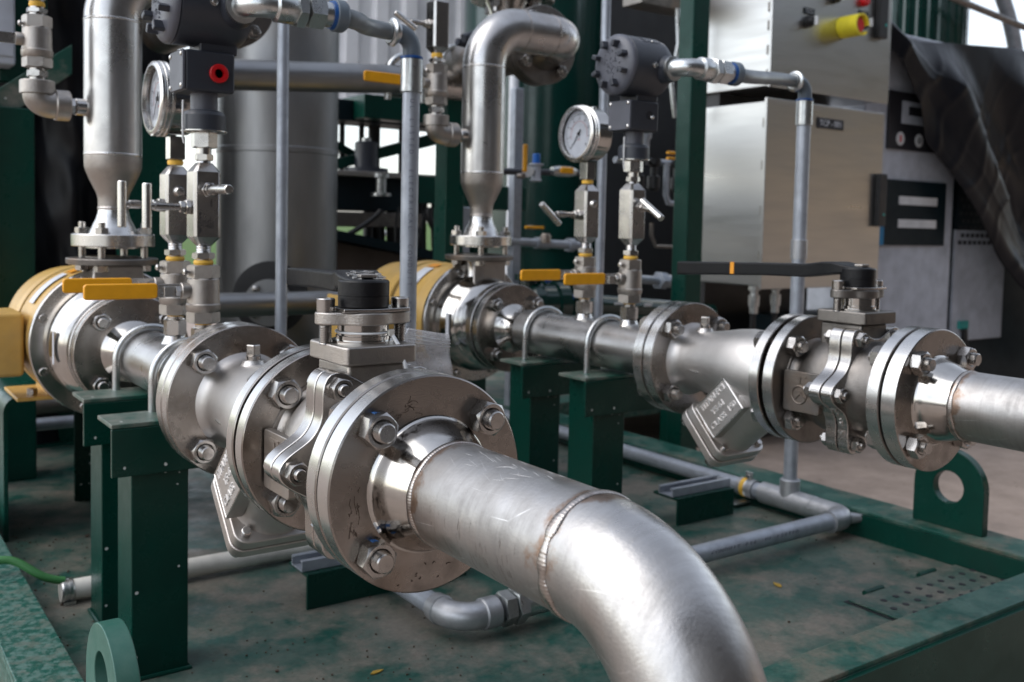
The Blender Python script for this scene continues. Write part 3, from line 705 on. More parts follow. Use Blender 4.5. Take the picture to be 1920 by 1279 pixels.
# ---------------- pumps ----------------
def pump(Xc, Zc, label):
    t = thing('pump', label, 'pump', (Xc, 1.84, Zc), 'stainless pumps driven by ochre motors'); y = lambda v: v-1.84
    part('suction_flange', MB().lathe((0, 0, 0), Y, flange_prof(y(1.7235), y(1.743), .0955), 96), 'steel', t, ang=30)
    cas = [(y(1.743), .072), (y(1.752), .064), (y(1.762), .066), (y(1.772), .080), (y(1.780), .0925), (y(1.792), .1005), (y(1.815), .1040), (y(1.822), .1075), (y(1.826), .1085), (y(1.830), .1085), (y(1.833), .105), (y(1.850), .106)]
    part('casing', MB().lathe((0, 0, 0), Y, cas, 96, cap=False), 'turned', t, ang=40)
    bp = part('back_plate', MB().lathe((0, 0, 0), Y, flange_prof(y(1.850), y(1.862), .1345, .002), 96), 'steel', t, ang=30)
    for k in range(8):
        a = R_(22.5+45*k); c = V(.121*math.cos(a), y(1.850), .121*math.sin(a))
        part('cap_screw', MB().lathe(c, -Y, [(0, .0078), (.007, .0078), (.008, .0068), (.008, .0042), (.004, .004)], 18), 'bolt', bp, ang=30)
    part('label', MB().prism(rrect(.012, .055, .004), (-.1045, y(1.80), .0), Y, Z, (-.0006, 0, 0)), 'label', t)
    # discharge
    zf = lambda v: v-ZA
    part('discharge_neck', MB().lathe((0, 0, .085), Z, [(0, .040), (.02, .033), (.040, .031), (.058, .034), (.0655, .040)], 48, cap=False), 'steel', t, ang=60)
    for yy_ in (-.046, .038): part('neck_bracket', MB().bx(-.042, .042, yy_, yy_+.008, .085, .140), 'cast', t, bev=.004)
    part('discharge_flange', MB().lathe((0, 0, zf(-.0865)), Z, [(0, .071), (.0015, .0755), (.0095, .0765), (.0115, .075), (.0125, .045), (.0145, .045)], 80), 'castd', t, ang=30)
    # motor
    part('lantern', MB().lathe((0, 0, 0), Y, [(y(1.862), .112), (y(1.875), .118), (y(1.905), .122), (y(1.915), .125)], 72, cap=False), 'ymotor', t, ang=50)
    part('motor', MB().lathe((0, 0, 0), Y, [(y(1.915), .125), (y(2.0), .128), (y(2.018), .128), (y(2.02), .121), (y(2.035), .121), (y(2.037), .128), (y(2.06), .130), (y(2.065), .124), (y(2.20), .12), (y(2.22), .09)], 72), 'ymotor', t, ang=30)
    part('slot_band', MB().lathe((0, 0, 0), Y, [(y(2.021), .1225), (y(2.034), .1225)], 72, cap=False), 'blackp', t)
    part('terminal_box', MB().bx(-.26, -.128, y(1.93), y(2.05), -.065, .05), 'ymotor', t, bev=.008, seg=3)
    part('terminal_lid', MB().bx(-.268, -.2605, y(1.925), y(2.055), -.07, .055), 'ymotor', t, bev=.003)
    # curved label following the motor
    lb = MB().grid(lambda i, j: V(-.1292*math.sin(R_(25+35*j)), y(1.945+.04*i), .1292*math.cos(R_(25+35*j))), 2, 12)
    part('rating_label', lb, 'label', t)
    lb = MB().grid(lambda i, j: V(-.1292*math.sin(R_(14+8*j)), y(1.945+.04*i), .1292*math.cos(R_(14+8*j))), 2, 4)
    part('warning_sticker', lb, 'amber', t)
    for sx in (-1, 1):
        x0_, x1_ = sorted((sx*.055, sx*.135))
        part('foot', MB().bx(x0_, x1_, y(1.97), y(2.12), -.117, -.110), 'ymotor', t, bev=.002); part('foot_rib', MB().bx(min(sx*.07, sx*.08), max(sx*.07, sx*.08), y(1.99), y(2.11), -.110, -.085), 'ymotor', t)
        part('foot_bolt', MB().hexa((sx*.105, y(2.0), -.110), (sx*.105, y(2.0), -.098), .017), 'bolt', t)
    return t
pump(XA, ZA, 'left pump with polished casing and large ochre motor cut by the left edge')
pump(XB, ZB, 'middle pump with polished casing and ochre motor half hidden by the grey conduit')
# pump plinths
for (x0, lab) in ((XA, 'green pedestal with rounded shoulder under the left ochre pump'), (XB, 'dark pedestal under the middle pump')):
    t = thing('pump_pedestal', lab, 'pedestal', (x0, 2.18, DZ), 'pump pedestals')
    zt = -.3435-DZ
    if x0 < 1:
        # bent plate, rounded shoulders
        out_ = [(-.148, 0)]+[(-.148+.03-.03*math.cos(R_(a)), zt-.03+.03*math.sin(R_(a))) for a in range(0, 91, 15)]+[(.148-.03+.03*math.sin(R_(a)), zt-.03+.03*math.cos(R_(a))) for a in range(0, 91, 15)]+[(.148, 0)]
        inn = [(.140, 0)]+[(.140-.024+.024*math.sin(R_(a)), zt-.032+.024*math.cos(R_(a))) for a in range(90, -1, -15)]+[(-.140+.024-.024*math.cos(R_(a)), zt-.032+.024*math.sin(R_(a))) for a in range(90, -1, -15)]+[(-.140, 0)]
        part('bent_plate', MB().prism(out_+inn, (0, -.14, 0), X, Z, (0, .30, 0)), 'greenp', t, bev=.001, ang=30)
        part('rear_web', MB().bx(.02, .139, .08, .09, 0.0, zt-.009), 'green', t)
    else:
        part('box', MB().bx(-.16, .16, -.14, .16, 0, zt), 'greenp', t, bev=.003)

# ---------------- instruments ----------------
def vstack(t, zoff, names=True):
    """small threaded ball valve between hex fittings, local z from the branch outlet; world heights taken on the near run"""
    z = lambda v: v-ZA+zoff
    return z
def small_valve(x, y, Zc, label, group, lever=True, zshift=0., hexr=0.):
    t = thing('small_ball_valve', label, 'valve', (x, y, Zc+.0455+zshift), group); b = -.1805
    z = lambda v: v-b
    part('lower_nipple', MB().hexa((0, 0, z(-.1735)), (0, 0, z(-.150)), .0285, .002).lathe((0, 0, z(-.150)), Z, [(0, .0105), (.005, .0105)], 24), 'steel', t, ang=30)
    part('thread_tape', MB().lathe((0, 0, z(-.1455)), Z, [(0, .0112), (.0025, .0120), (.005, .0112)], 24), 'tape', t)
    bd = part('body', MB().hexa((0, 0, z(-.1435)), (0, 0, z(-.127)), .0385, .002, .2).lathe((0, 0, z(-.128)), Z, [(0, .0205), (.003, .0223), (.010, .0228), (.0115, .0215), (.014, .0215), (.044, .0208), (.0455, .0195), (.047, .018)], 48).hexa((0, 0, z(-.083)), (0, 0, z(-.064)), .0375, .002, .2), 'cast', t, ang=35)
    st = part('stem_boss', MB().lathe((-.018, 0, z(-.099)), -X, [(0, .011), (.012, .011), (.013, .010)], 24), 'cast', t)
    part('side_pin', MB().lathe((-.0185, 0, z(-.074)), -X, [(0, .003), (.004, .003), (.0045, .0048), (.008, .0048), (.0095, .003)], 16), 'bolt', t)
    if lever:
        lv = part('lever', MB().bx(-.066, -.0285, -.0015, .0015, z(-.108), z(-.0895)), 'rim', t, bev=.0006)
        part('lever_nut', MB().hexa((-.0305, 0, z(-.099)), (-.0385, 0, z(-.099)), .013, .001), 'bolt', t)
        sl_ = part('lever_sleeve', MB().prism(rrect(.092, .0205, .0045, 5), (-.107, -.0032, z(-.0985)), X, Z, (0, .0064, 0)), 'yellow', t, bev=.0022, seg=3)
        part('lever_neck', MB().bx(-.0535, -.0400, -.0048, .0048, z(-.1075), z(-.0925)), 'rim', t, bev=.001)
    part('thread_tape', MB().lathe((0, 0, z(-.064)), Z, [(0, .0122), (.003, .0135), (.0065, .012)], 24), 'tape', t)
    part('upper_nipple', MB().lathe((0, 0, z(-.058)), Z, [(0, .0105), (.004, .0105)], 24).hexa((0, 0, z(-.0565)), (0, 0, z(-.0475)), .0262, .0015, .2).lathe((0, 0, z(-.048)), Z, [(0, .0098), (.003, .0092), (.004, .0100), (.006, .0092), (.0075, .0100), (.0095, .0092)], 24), 'steel', t, ang=30)
    return t
SG = 'small valves with yellow levers on the branch outlets'
small_valve(XA, 1.338, ZA, 'small valve under the near transmitter, its yellow lever in front of the other', SG)
small_valve(XA, 1.467, ZA, 'small valve under the near gauge, its yellow lever partly hidden behind the front one', SG)
small_valve(XB, 1.338, ZB, 'small valve under the far transmitter, yellow lever hanging level on a bare metal link', SG)
small_valve(XB, 1.467, ZB, 'small valve under the far gauge, long yellow lever slightly tilted', SG)

def t_handle(par, o, d, bar, L, blen):
    """bleed valve: nut stack along d from o, T bar along `bar`"""
    o = Vector(o); d = Vector(d).normalized(); bar = Vector(bar).normalized()
    h = part('bleed_stem', MB().hexa(o, o+d*.007, .0185, .0015).hexa(o+d*.0075, o+d*.014, .0150, .001).lathe(o+d*.013, d, [(0, .0052), (L*.35, .0050), (L*.36, .0062), (L*.62, .0062), (L*.63, .0042), (L-.013, .0042)], 20), 'bolt', par, ang=30)
    c = o+d*(L+.003)
    part('tee_bar', MB().lathe(c-bar*blen*.5, bar, [(0, .0052), (.0015, .0062), (blen-.0015, .0062), (blen, .0052)], 20), 'rim', h, ang=30)
def needle_block(x, y, Zc, label, handles, writing=False):
    t = thing('needle_valve', label, 'valve', (x, y, Zc+.1875), 'square-bodied instrument valves')   # base at world height -.039 on near run
    w_ = .0125; hh = .112
    # eight-cornered bar with tapered ends
    def rect(a, b, ch=.0045): return [(-a+ch, -b), (a-ch, -b), (a, -b+ch), (a, b-ch), (a-ch, b), (-a+ch, b), (-a, b-ch), (-a, -b+ch)]
    vs = []; fs = []; lev = [(0, .45), (.0125, 1.0), (hh-.0125, 1.0), (hh, .5)]
    for zz, k in lev:
        vs += [(px*k if k < 1 else px, py*k if k < 1 else py, zz) for px, py in rect(.0185, .0185, .004)]
    for i in range(3):
        for k in range(8): k2 = (k+1) % 8; fs.append((i*8+k, i*8+k2, (i+1)*8+k2, (i+1)*8+k))
    fs += [tuple(range(7, -1, -1)), tuple(24+k for k in range(8))]
    bl = part('block', MB().add(vs, fs), 'steel', t, bev=.0006, ang=25)
    for h in handles: t_handle(t, *h)
    part('side_plug', MB().lathe((0, -.0185, .075), -Y, [(0, .0085), (.002, .0085), (.006, .0055), (.0065, .001)], 20), 'rim', t) if not any(h[1][1] < -.5 for h in handles) else None
    if writing:
        tx = MB(); random.seed(5)
        for s_, dx, dz, sz in (('NEEDLE VALVE', -.0105, .031, .0042), ('316 SS', -.0062, .030, .003), ('1/2 NPT', -.0030, .030, .003), ('6000 PSI', .0002, .030, .003), ('SERIAL 0142', .0034, .032, .003), ('A182 F316', .0066, .030, .003), ('OPEN', .0045, .058, .004)):
            tx.text(s_, sz, (dx, -.0187, dz), (0, 0, 1), (-1, 0, 0), .0001)
        part('etched_writing', tx, 'ink', bl)
    return t
needle_block(XA, 1.338, ZA, 'square valve body with etched writing under the near transmitter, steel bar handles left and right', [((-.0185, 0, .052), -X, Z, .053, .06), ((0, -.0185, .0755), -Y, (0, -1, -.02), .050, .058)], True)
needle_block(XA, 1.467, ZA, 'square valve body under the near gauge, with an upright bar handle far to the left', [((-.0185, 0, .055), -X, Z, .053, .066)])
needle_block(XB, 1.338, ZB, 'square valve body under the far transmitter, shiny handle tilted down to the right', [((0, -.0185, .070), (0, -1, -.15), (0, -.85, -.52), .030, .062)])
needle_block(XB, 1.467, ZB, 'square valve body under the far gauge, bright bar handle slanting on its left', [((-.0185, 0, .054), -X, (.72, 0, -.62), .066, .058)])

def gauge(x, y, Zc, label, ptr):
    zc = Zc+.3915; t = thing('pressure_gauge', label, 'gauge', (x, y, Zc+.3005), 'round steel-cased pressure gauges'); cz = .0945
    part('socket', MB().lathe((.0, 0, 0), Z, [(0, .0095), (.003, .0085), (.008, .0095), (.009, .012)], 24).bx(-.011, .011, -.011, .011, .009, .042), 'turned', t, bev=.0008, ang=35)
    part('thread_tape', MB().lathe((0, 0, .001), Z, [(0, .0105), (.004, .0115), (.0065, .0105)], 24), 'tape', t)
    c = V(.022, 0, cz)
    part('case', MB().lathe(c, -X, [(0, .040), (.002, .047), (.006, .0497), (.036, .0497), (.0365, .0505)], 72), 'turned', t, ang=30)
    bz = part('bezel', MB().lathe(c, -X, [(.036, .0505), (.038, .0535), (.041, .0540), (.0425, .0520), (.0440, .0520), (.0455, .0540), (.0475, .0542), (.0485, .0525), (.050, .0525), (.0515, .0535), (.0545, .0530), (.0565, .0505), (.0568, .0462), (.050, .0450)], 80, cap=False), 'rim', t, ang=40)
    dl = part('dial', MB().lathe(c, -X, [(.044, .0455), (.0455, .0455)], 64), 'gauge', t)
    tk = MB(); rk = MB(); xx = c.x-.0457
    for i in range(41):
        a = R_(225-270*i/40); r0 = .036 if i % 5 else .0335
        dd = V(0, -math.cos(a), math.sin(a)); cc = V(xx, 0, cz)+dd*((r0+.039)/2)
        tk.box(cc, (.0004, .0005 if i % 5 else .0009, .039-r0), Matrix.Rotation(math.atan2(dd.y, dd.z)*-1, 3, 'X'))
    for i in range(9):
        a = R_(225-270*i/8); dd = V(0, -math.cos(a), math.sin(a))
        tk.text(str(i*2), .0062, V(xx, 0, cz)+dd*.0285, -Y, Z, .0001)
    for i in range(60):
        a = R_(200-220*i/60); dd = V(0, -math.cos(a), math.sin(a)); rk.box(V(xx, 0, cz)+dd*.0238, (.0003, .0012, .0008), Matrix.Rotation(-math.atan2(dd.y, dd.z), 3, 'X'))
    rk.text('psi', .0055, V(xx, .0, cz-.010), -Y, Z, .0001)
    part('scale', tk, 'ink', dl); part('red_scale', rk, 'redink', dl)
    a = R_(ptr); dd = V(0, -math.cos(a), math.sin(a)); nn = V(0, dd.z, -dd.y)
    pm = MB(); x2 = xx-.0018; cc = V(x2, 0, cz)
    vs = [cc-dd*.010+nn*.0016, cc-dd*.010-nn*.0016, cc-nn*.0013, cc+dd*.034, cc+nn*.0013]
    pm.add(vs+[v_+V(-.0006, 0, 0) for v_ in vs], [(0, 1, 2, 3, 4), (9, 8, 7, 6, 5)]+[(k, (k+1) % 5, (k+1) % 5+5, k+5) for k in range(5)])
    pm.lathe(V(x2+.001, 0, cz), -X, [(0, .0036), (.0025, .003)], 20)
    part('pointer', pm, 'ink', dl)
    part('window', MB().lathe(c, -X, [(.0505, .0465), (.0515, .0465)], 64), 'glass', t)
    part('bezel_lug', MB().lathe((c.x-.036, -.0, cz-.0505), -X, [(0, .0035), (.02, .0035)], 12).lathe((c.x-.036, -.006, cz-.0500), -X, [(0, .0035), (.02, .0035)], 12), 'tape' if False else 'turned', bz)
    part('vent_plug', MB().lathe((c.x-.012, 0, cz+.049), Z, [(0, .006), (.004, .006), (.005, .0045)], 16), 'rim', t)
    return t
gauge(XA, 1.467, ZA, 'round pressure gauge at upper left beside the near transmitter, seen nearly edge-on', 235)
gauge(XB, 1.467, ZB, 'round pressure gauge with readable white dial beside the far transmitter', 232)

def transmitter(x, y, Zc, label, redplug):
    t = thing('pressure_transmitter', label, 'transmitter', (x, y, Zc+.2995), 'dark grey pressure transmitters'); z = lambda v: v-.0735
    part('adapter', MB().lathe((0, 0, 0), Z, [(0, .009), (.004, .0085)], 24).hexa((0, 0, .003), (0, 0, .012), .022, .0012).lathe((0, 0, .012), Z, [(0, .010), (.009, .010)], 24).hexa((0, 0, .020), (0, 0, .041), .031, .0015), 'steel', t, ang=30)
    sb = part('sensor_ring', MB().lathe((0, 0, z(.1145)), Z, [(0, .0290), (.0012, .0298), (.0022, .0298), (.0028, .0285), (.022, .0285), (.027, .0255), (.029, .0205)], 56), 'grey', t, ang=30)
    part('ring_edge', MB().lathe((0, 0, z(.1142)), Z, [(0, .0288), (.001, .0301), (.0022, .0301)], 56), 'rim', sb)
    part('neck', MB().lathe((0, 0, z(.142)), Z, [(0, .0178), (.028, .0178)], 40), 'greyl', t)
    part('wire_seal', MB().tube([(-.0305, -.008, z(.155)), (-.031, -.008, z(.13)), (-.0305, -.008, z(.105)), (-.029, -.008, z(.098))], .0014, 6), 'white', t)
    bxx = part('junction_box', MB().bx(-.0335, .0325, -.028, .030, z(.166), z(.2195)), 'grey', t, bev=.0035, seg=3)
    lid = part('box_lid', MB().prism(rrect(.058, .052, .004), (-.0335, .0005, z(.193)), Y, Z, (-.004, 0, 0)), 'greyl', bxx, bev=.0012)
    for a in (-1, 1):
        for b in (-1, 1): part('lid_screw', MB().lathe((-.0375, .0005+a*.0235, z(.193)+b*.0205), -X, [(0, .0035), (.0012, .0032), (.002, .002)], 14), 'rim', lid)
    if redplug: part('red_plug', MB().lathe((.010, -.028, z(.191)), -Y, [(0, .0125), (.004, .0125), (.005, .0115), (.005, .0065), (-.004, .0052)], 32), 'red', bxx, ang=30)
    else:
        part('cable_entry', MB().lathe((.010, -.0278, z(.195)), -Y, [(0, .0075), (.0008, .0075)], 24), 'ink', bxx)
        part('ground_screw', MB().ball((.013, -.031, z(.191)), .0042), 'rim', bxx)
    part('shoulder', MB().bx(-.012, .040, -.018, .030, z(.218), z(.235)), 'grey', t, bev=.004)
    # head: horizontal cylinder along x
    c = V(-.058, 0, z(.281)); Rr = .0535
    hd = part('housing', MB().lathe(c, X, [(.0125, Rr-.002), (.014, Rr), (.085, Rr), (.098, Rr-.002), (.108, Rr-.009), (.112, Rr-.022)], 72), 'grey', t, ang=30)
    cv = part('cover', MB().lathe(c, X, [(-.003, .020), (-.0015, .034), (.001, .044), (.0045, .0505), (.009, .0535), (.0118, .0535)], 72), 'greyl', t, ang=40)
    for k in range(8):
        a = R_(22.5+45*k); dd = V(0, math.cos(a), math.sin(a)); rot = Matrix(((1, 0, 0), (0, dd.y, -dd.z), (0, dd.z, dd.y)))
        part('cover_lug', MB().box(c+dd*.037+V(-.0055, 0, 0), (.016, .013, .0085), rot), 'grey', cv, bev=.0018)
    rl = MB(); random.seed(9)
    for i in range(60):
        a = random.uniform(0, 6.28); rr = .024*math.sqrt(random.random()); rl.box(c+V(-.0032, rr*math.cos(a), rr*math.sin(a)), (.0018, .0022, .0012), Matrix.Rotation(a, 3, 'X'))
    part('raised_lettering', rl, 'greyl', cv)
    part('nameplate', MB().grid(lambda i, j: c+V(.045+.04*i, -(Rr+.0006)*math.sin(R_(18+22*j)), (Rr+.0006)*math.cos(R_(18+22*j))), 2, 6), 'grey', hd)
    part('plate_rivet', MB().ball(c+V(.064, -(Rr+.001)*math.sin(R_(38)), (Rr+.001)*math.cos(R_(38))), .002), 'rim', hd)
    # conduit entry boss on the viewer side
    e0 = V(.028, -.040, z(.275))
    part('entry_boss', MB().lathe(e0, -Y, [(0, .026), (.014, .024), (.020, .0215), (.024, .0215)], 40), 'grey', hd, ang=40)
    part('ground_screw', MB().lathe(V(-.005, -.0510, z(.279)), -Y, [(0, .0055), (.004, .0055), (.0045, .003), (.009, .003)], 16), 'rim', hd)
    # street elbow turning to +x
    el = part('conduit_elbow', MB().lathe(e0+V(0, -.022, 0), -Y, [(0, .0215), (.007, .0215), (.008, .0165)], 36).tube([e0+V(0, -.028, 0)]+[e0+V(.028-.028*math.cos(R_(a)), -.030-.028*math.sin(R_(a)), 0) for a in range(0, 91, 10)]+[e0+V(.040, -.058, 0)], .0158, 28).lathe(e0+V(.030, -.058, 0), X, [(0, .017), (.003, .020), (.028, .020), (.030, .0185)], 36), 'galvs', t, ang=40)
    u0 = e0+V(.058, -.058, 0)
    part('union_nut', MB().hexa(u0, u0+V(.014, 0, 0), .042, .002, .3).hexa(u0+V(.0165, 0, 0), u0+V(.040, 0, 0), .040, .002, .25).lathe(u0+V(.039, 0, 0), X, [(0, .0165), (.018, .0165)], 32), 'galvs', t, ang=30)
    return t
transmitter(XA, 1.338, ZA, 'near pressure transmitter at top left with a bright red plug in its box', True)
transmitter(XB, 1.338, ZB, 'far pressure transmitter with round finned cover and no red plug', False)

def bez(p0, p1, p2, p3, n=20):
    p0, p1, p2, p3 = map(Vector, (p0, p1, p2, p3)); r_ = []
    for i in range(n+1):
        s_ = i/n; r_.append(p0*(1-s_)**3+p1*3*s_*(1-s_)**2+p2*3*s_*s_*(1-s_)+p3*s_**3)
    return r_
def flex(x0, y0, z0, x1, y1, z1, label):
    t = thing('flexible_conduit', label, 'conduit', (x0, y0, z0), 'grey flexible conduits from the transmitters')
    d_ = V(x1-x0, y1-y0, z1-z0)
    part('end_nut', MB().lathe((-.004, 0, 0), X, [(0, .0185), (.004, .0195)], 36), 'blue', t)
    part('end_nut', MB().lathe((0, 0, 0), X, [(0, .0205), (.0015, .0215), (.014, .0215), (.018, .0185)], 36), 'flexnut', t, ang=30)
    p = bez((.012, 0, 0), (.07, 0, -.004), d_+V(-.12, .0, .022), d_+V(-.030, 0, .0195))
    part('hose', MB().tube(p, .0128, 28), 'flex', t)
    a = d_+V(-.032, 0, .0195)
    part('elbow_nut', MB().lathe(a+V(-.008, 0, 0), X, [(0, .0165), (.002, .0175), (.004, .0215), (.008, .0215), (.009, .0175), (.014, .0165)], 32), 'galvs', t, ang=30)
    pts = [a+V(.004, 0, 0)]+[a+V(.008+.024*math.sin(R_(k)), 0, -.024*(1-math.cos(R_(k)))) for k in range(0, 91, 10)]
    pts += [pts[-1]+V(0, 0, -.010)]
    part('elbow', MB().tube(pts, .0142, 28), 'flexnut', t)
    e = pts[-1]
    part('seal_ring', MB().lathe(e+V(0, 0, .001), -Z, [(0, .0165), (.001, .0178), (.004, .0178), (.005, .0165)], 32), 'blue', t)
    part('coupling', MB().lathe(e+V(0, 0, -.004), -Z, [(0, .0172), (.050, .0172), (.051, .016)], 32), 'galvs', t, ang=30)
    return t, (Vector((x0, y0, z0))+e+V(0, 0, -.054))
zf = ZA+.2995+.2015
fA, eA = flex(XA+.028+.113, 1.338-.098, zf, XA+.331, 1.362, zf-.004, 'near grey flexible conduit curving from the top left transmitter to an upright conduit')
zf2 = ZB+.2995+.2015
fB, eB = flex(XB+.028+.113, 1.338-.098, zf2, XB+.502, 1.362, zf2+.012, 'far grey flexible conduit crossing in front of the steel cabinets')

def vconduit(x, y, ztop, zbot, r, label, coup=None, writing=None):
    t = thing('vertical_conduit', label, 'conduit', (x, y, zbot), 'upright galvanised conduits')
    part('tube', MB().lathe((0, 0, 0), Z, [(0, r), (ztop-zbot, r)], 40, cap=True), 'galv', t)
    if coup:
        for c in coup: part('coupling', MB().lathe((0, 0, c-zbot), Z, [(0, r+.003), (.04, r+.003), (.041, r+.002)], 36), 'alum', t, ang=30)
    if writing:
        tx = MB(); a = math.atan2(-y, -x)+.12; dd = V(math.cos(a), math.sin(a), 0)
        zz = ztop-zbot-.015
        for ch in writing:
            if ch != ' ':
                # letters bend round the tube: keep them small enough to sit on it
                tx.text(ch, .0095, dd*(r-.0002)+V(0, 0, zz), V(0, 0, -1), Z.cross(dd), .0004)
            zz -= .0098
            if zz < .1: break
        part('stencilled_writing', tx, 'fadeink', t)
    return t
CX, CY = eA.x, eA.y
vconduit(eA.x, eA.y, eA.z, -.575, .0135, 'upright conduit with printed writing below the near flexible conduit', None, 'UL LISTED  ELECTRICAL  CONDUIT  STEEL  E 341  1 IN  UL LISTED  ELECTRICAL  CONDUIT')
vconduit(eB.x, eB.y, eB.z, -.545, .0145, 'upright conduit in front of the steel cabinets, rising from the floor tee', [-.06])
vconduit(.711, 1.757, .75, DZ, .0108, 'thin plain conduit in front of the dull round vessel')
vconduit(1.489, 1.757, .75, DZ, .0108, 'thin plain conduit between the far gauge and far transmitter')

# ---------------- conduits on the deck ----------------
ZC = -.583
t = thing('floor_conduit', 'galvanised conduit loop on the deck with tee and corner elbow near the right edge beam', 'conduit', (1.69, 1.2, DZ))
cx_ = eB.x; ey = 1.215
part('long_tube', MB().tube([(cx_, 3.0, ZC), (cx_, 1.62, ZC), (cx_, eB.y+.05, ZC)], .0175, 32), 'galv', t, world=True)
part('coupling', MB().lathe((cx_, 1.92, ZC), Y, [(0, .0215), (.06, .0215)], 32), 'alum', t, world=True); part('coupling', MB().lathe((cx_, 1.50, ZC), -Y, [(0, .0205), (.045, .0215)], 32), 'alum', t, world=True)
part('tee', MB().lathe((cx_, eB.y+.075, ZC), -Y, [(0, .0215), (.002, .0235), (.07, .0235), (.14, .0235), (.142, .0215)], 36).lathe((cx_, eB.y, ZC), Z, [(0, .0215), (.045, .0215), (.047, .019)], 32), 'alum', t, world=True, ang=30)
part('corner_elbow', MB().tube([(cx_, eB.y-.06, ZC), (cx_, ey+.04, ZC)]+[(cx_-.032*(1-math.cos(R_(a))), ey+.032-.032*math.sin(R_(a)), ZC) for a in range(0, 91, 10)]+[(cx_-.06, ey, ZC)], .0225, 32), 'alum', t, world=True)
part('elbow_plug', MB().lathe((cx_-.0, ey-.006, ZC), (1, -.6, 0), [(0, .012), (.028, .008)], 20), 'alum', t, world=True)
part('cross_tube', MB().tube([(cx_-.055, ey, ZC), (.99, ey, ZC)], .0172, 32), 'galv', t, world=True)
part('rust_stain', MB().lathe((cx_, 1.488, ZC), -Y, [(0, .02175), (.012, .02175)], 32, cap=False), 'tape', t, world=True)
tx = MB()
for i, ch in enumerate('CONDUIT E34  UL LISTED'):
    if ch != ' ': tx.text(ch, .012, (1.30+i*.011, ey-.0171, ZC+.004), X, V(0, -.2, 1), .0004)
part('stencilled_writing', tx, 'fadeink', t, world=True)

t = thing('floor_conduit', 'cast conduit elbow and union under the large front flange, joined to the upright conduit', 'conduit', (CX, 1.25, DZ))
part('tube', MB().tube([(CX, eA.y+.5, ZC), (CX, 1.235, ZC)], .0165, 28), 'galv', t, world=True)
part('elbow', MB().lathe((CX, 1.262, ZC), -Y, [(0, .021), (.02, .0225), (.022, .020)], 32).tube([(CX, 1.245, ZC)]+[(CX+.038*(1-math.cos(R_(a))), 1.235-.038*math.sin(R_(a)), ZC) for a in range(0, 91, 10)]+[(CX+.05, 1.197, ZC)], .0205, 30).lathe((CX+.040, 1.197, ZC), X, [(0, .0215), (.002, .0235), (.026, .0235), (.028, .0205)], 32), 'alum', t, world=True, ang=40)
part('union', MB().hexa((CX+.074, 1.197, ZC), (CX+.094, 1.197, ZC), .046, .002, .2).hexa((CX+.097, 1.197, ZC), (CX+.115, 1.197, ZC), .049, .002, .1).lathe((CX+.114, 1.197, ZC), X, [(0, .021), (.07, .021)], 32), 'galvs', t, world=True, ang=30)
part('tee_riser', MB().lathe((CX, eA.y, ZC), Z, [(0, .02), (.03, .02)], 28), 'alum', t, world=True)

def strut(x, y, lab, L, clamp):
    t = thing('strut_support', lab, 'conduit support', (x, y, DZ), 'low strut supports welded to the deck')
    h = .058
    part('angle', MB().bx(0, L, 0, .006, 0, h).bx(0, L, .006, .075, h-.006, h), 'green', t, bev=.0012)
    part('strut_channel', MB().bx(-.004, L, .012, .015, h+.0005, h+.018).bx(-.004, L, .052, .055, h+.0005, h+.018).bx(-.004, L, .015, .052, h+.0005, h+.003).bx(-.004, L, .015, .022, h+.0155, h+.018).bx(-.004, L, .045, .052, h+.0155, h+.018), 'galv', t, bev=.0006)
strut(.628, 1.434, 'low strut support on the deck under the nearest ball valve', .30, False)
strut(1.452, 1.44, 'low strut support carrying the clamped conduit near the right edge beam', .17, True)
t = thing('conduit_clamp', 'zinc pipe clamp gripping the conduit above the right strut support', 'clamp', (cx_, 1.475, ZC-.03))
part('strap', MB().torus((0, 0, .03), Y, .0195, .0022, 48, 8), 'galvs', t)
part('ears', MB().box((0, 0, .056), (.006, .02, .022)).box((-.03, .0, .002), (.05, .022, .004)), 'galvs', t, bev=.001)
part('screw', MB().hexa((-.008, 0, .058), (.008, 0, .058), .009, .001), 'bolt', t)

t = thing('floor_pipe', 'grey pipe with bright zinc union passing under the ochre pump at the left edge', 'pipe', (.33, 2.62, -.515))
part('tube', MB().cyl((.08, 0, 0), (.40, 0, 0), .0155), 'galv', t); part('union', MB().hexa((.045, 0, 0), (.075, 0, 0), .050, .002).lathe((.0, 0, 0), X, [(0, .017), (.02, .017), (.022, .022), (.04, .022), (.044, .018)], 24), 'galvs', t, ang=30); part('red_band', MB().lathe((.094, 0, 0), X, [(0, .016), (.006, .016)], 24), 'red', t)
t = thing('floor_pipe', 'dark pipe lying behind the zinc union under the ochre pump', 'pipe', (.30, 2.8, -.50)); part('tube', MB().cyl((0, 0, 0), (.6, 0, 0), .026), 'castd', t)
post(.50, .60, 2.86, 2.92, DZ, -.36, 'short dark green post behind the left ochre pump pedestal')
t = thing('plastic_conduit', 'dirty white conduit lying on the deck with a hose clamp on its open end', 'conduit', (.45, 1.668, DZ))
part('tube', MB().lathe((-.140, 0, .0195), X, [(0, .0150), (.0, .0165), (.62, .0165)], 32, cap=True), 'pvc', t)
part('hose_clamp', MB().lathe((-.139, 0, .0195), X, [(0, .0172), (.002, .0188), (.006, .0188), (.007, .0176), (.010, .0176), (.011, .0190), (.016, .0190), (.018, .0172)], 32).box((-.128, -.008, -.0005), (.018, .014, .012)), 'galvs', t, ang=30)
t = thing('ground_cable', 'bright green cable leaving the open end of the white conduit and crossing the left beam', 'cable', (.31, 1.668, ZC))
p = bez((.006, 0, 0), (-.05, 0, .012), (-.045, .03, .05), (-.10, .03, .038))+bez((-.10, .03, .038), (-.14, .03, .03), (-.18, .02, .02), (-.30, -.04, .03))[1:]
part('sheath', MB().tube(p, .0062, 14), 'hose', t)

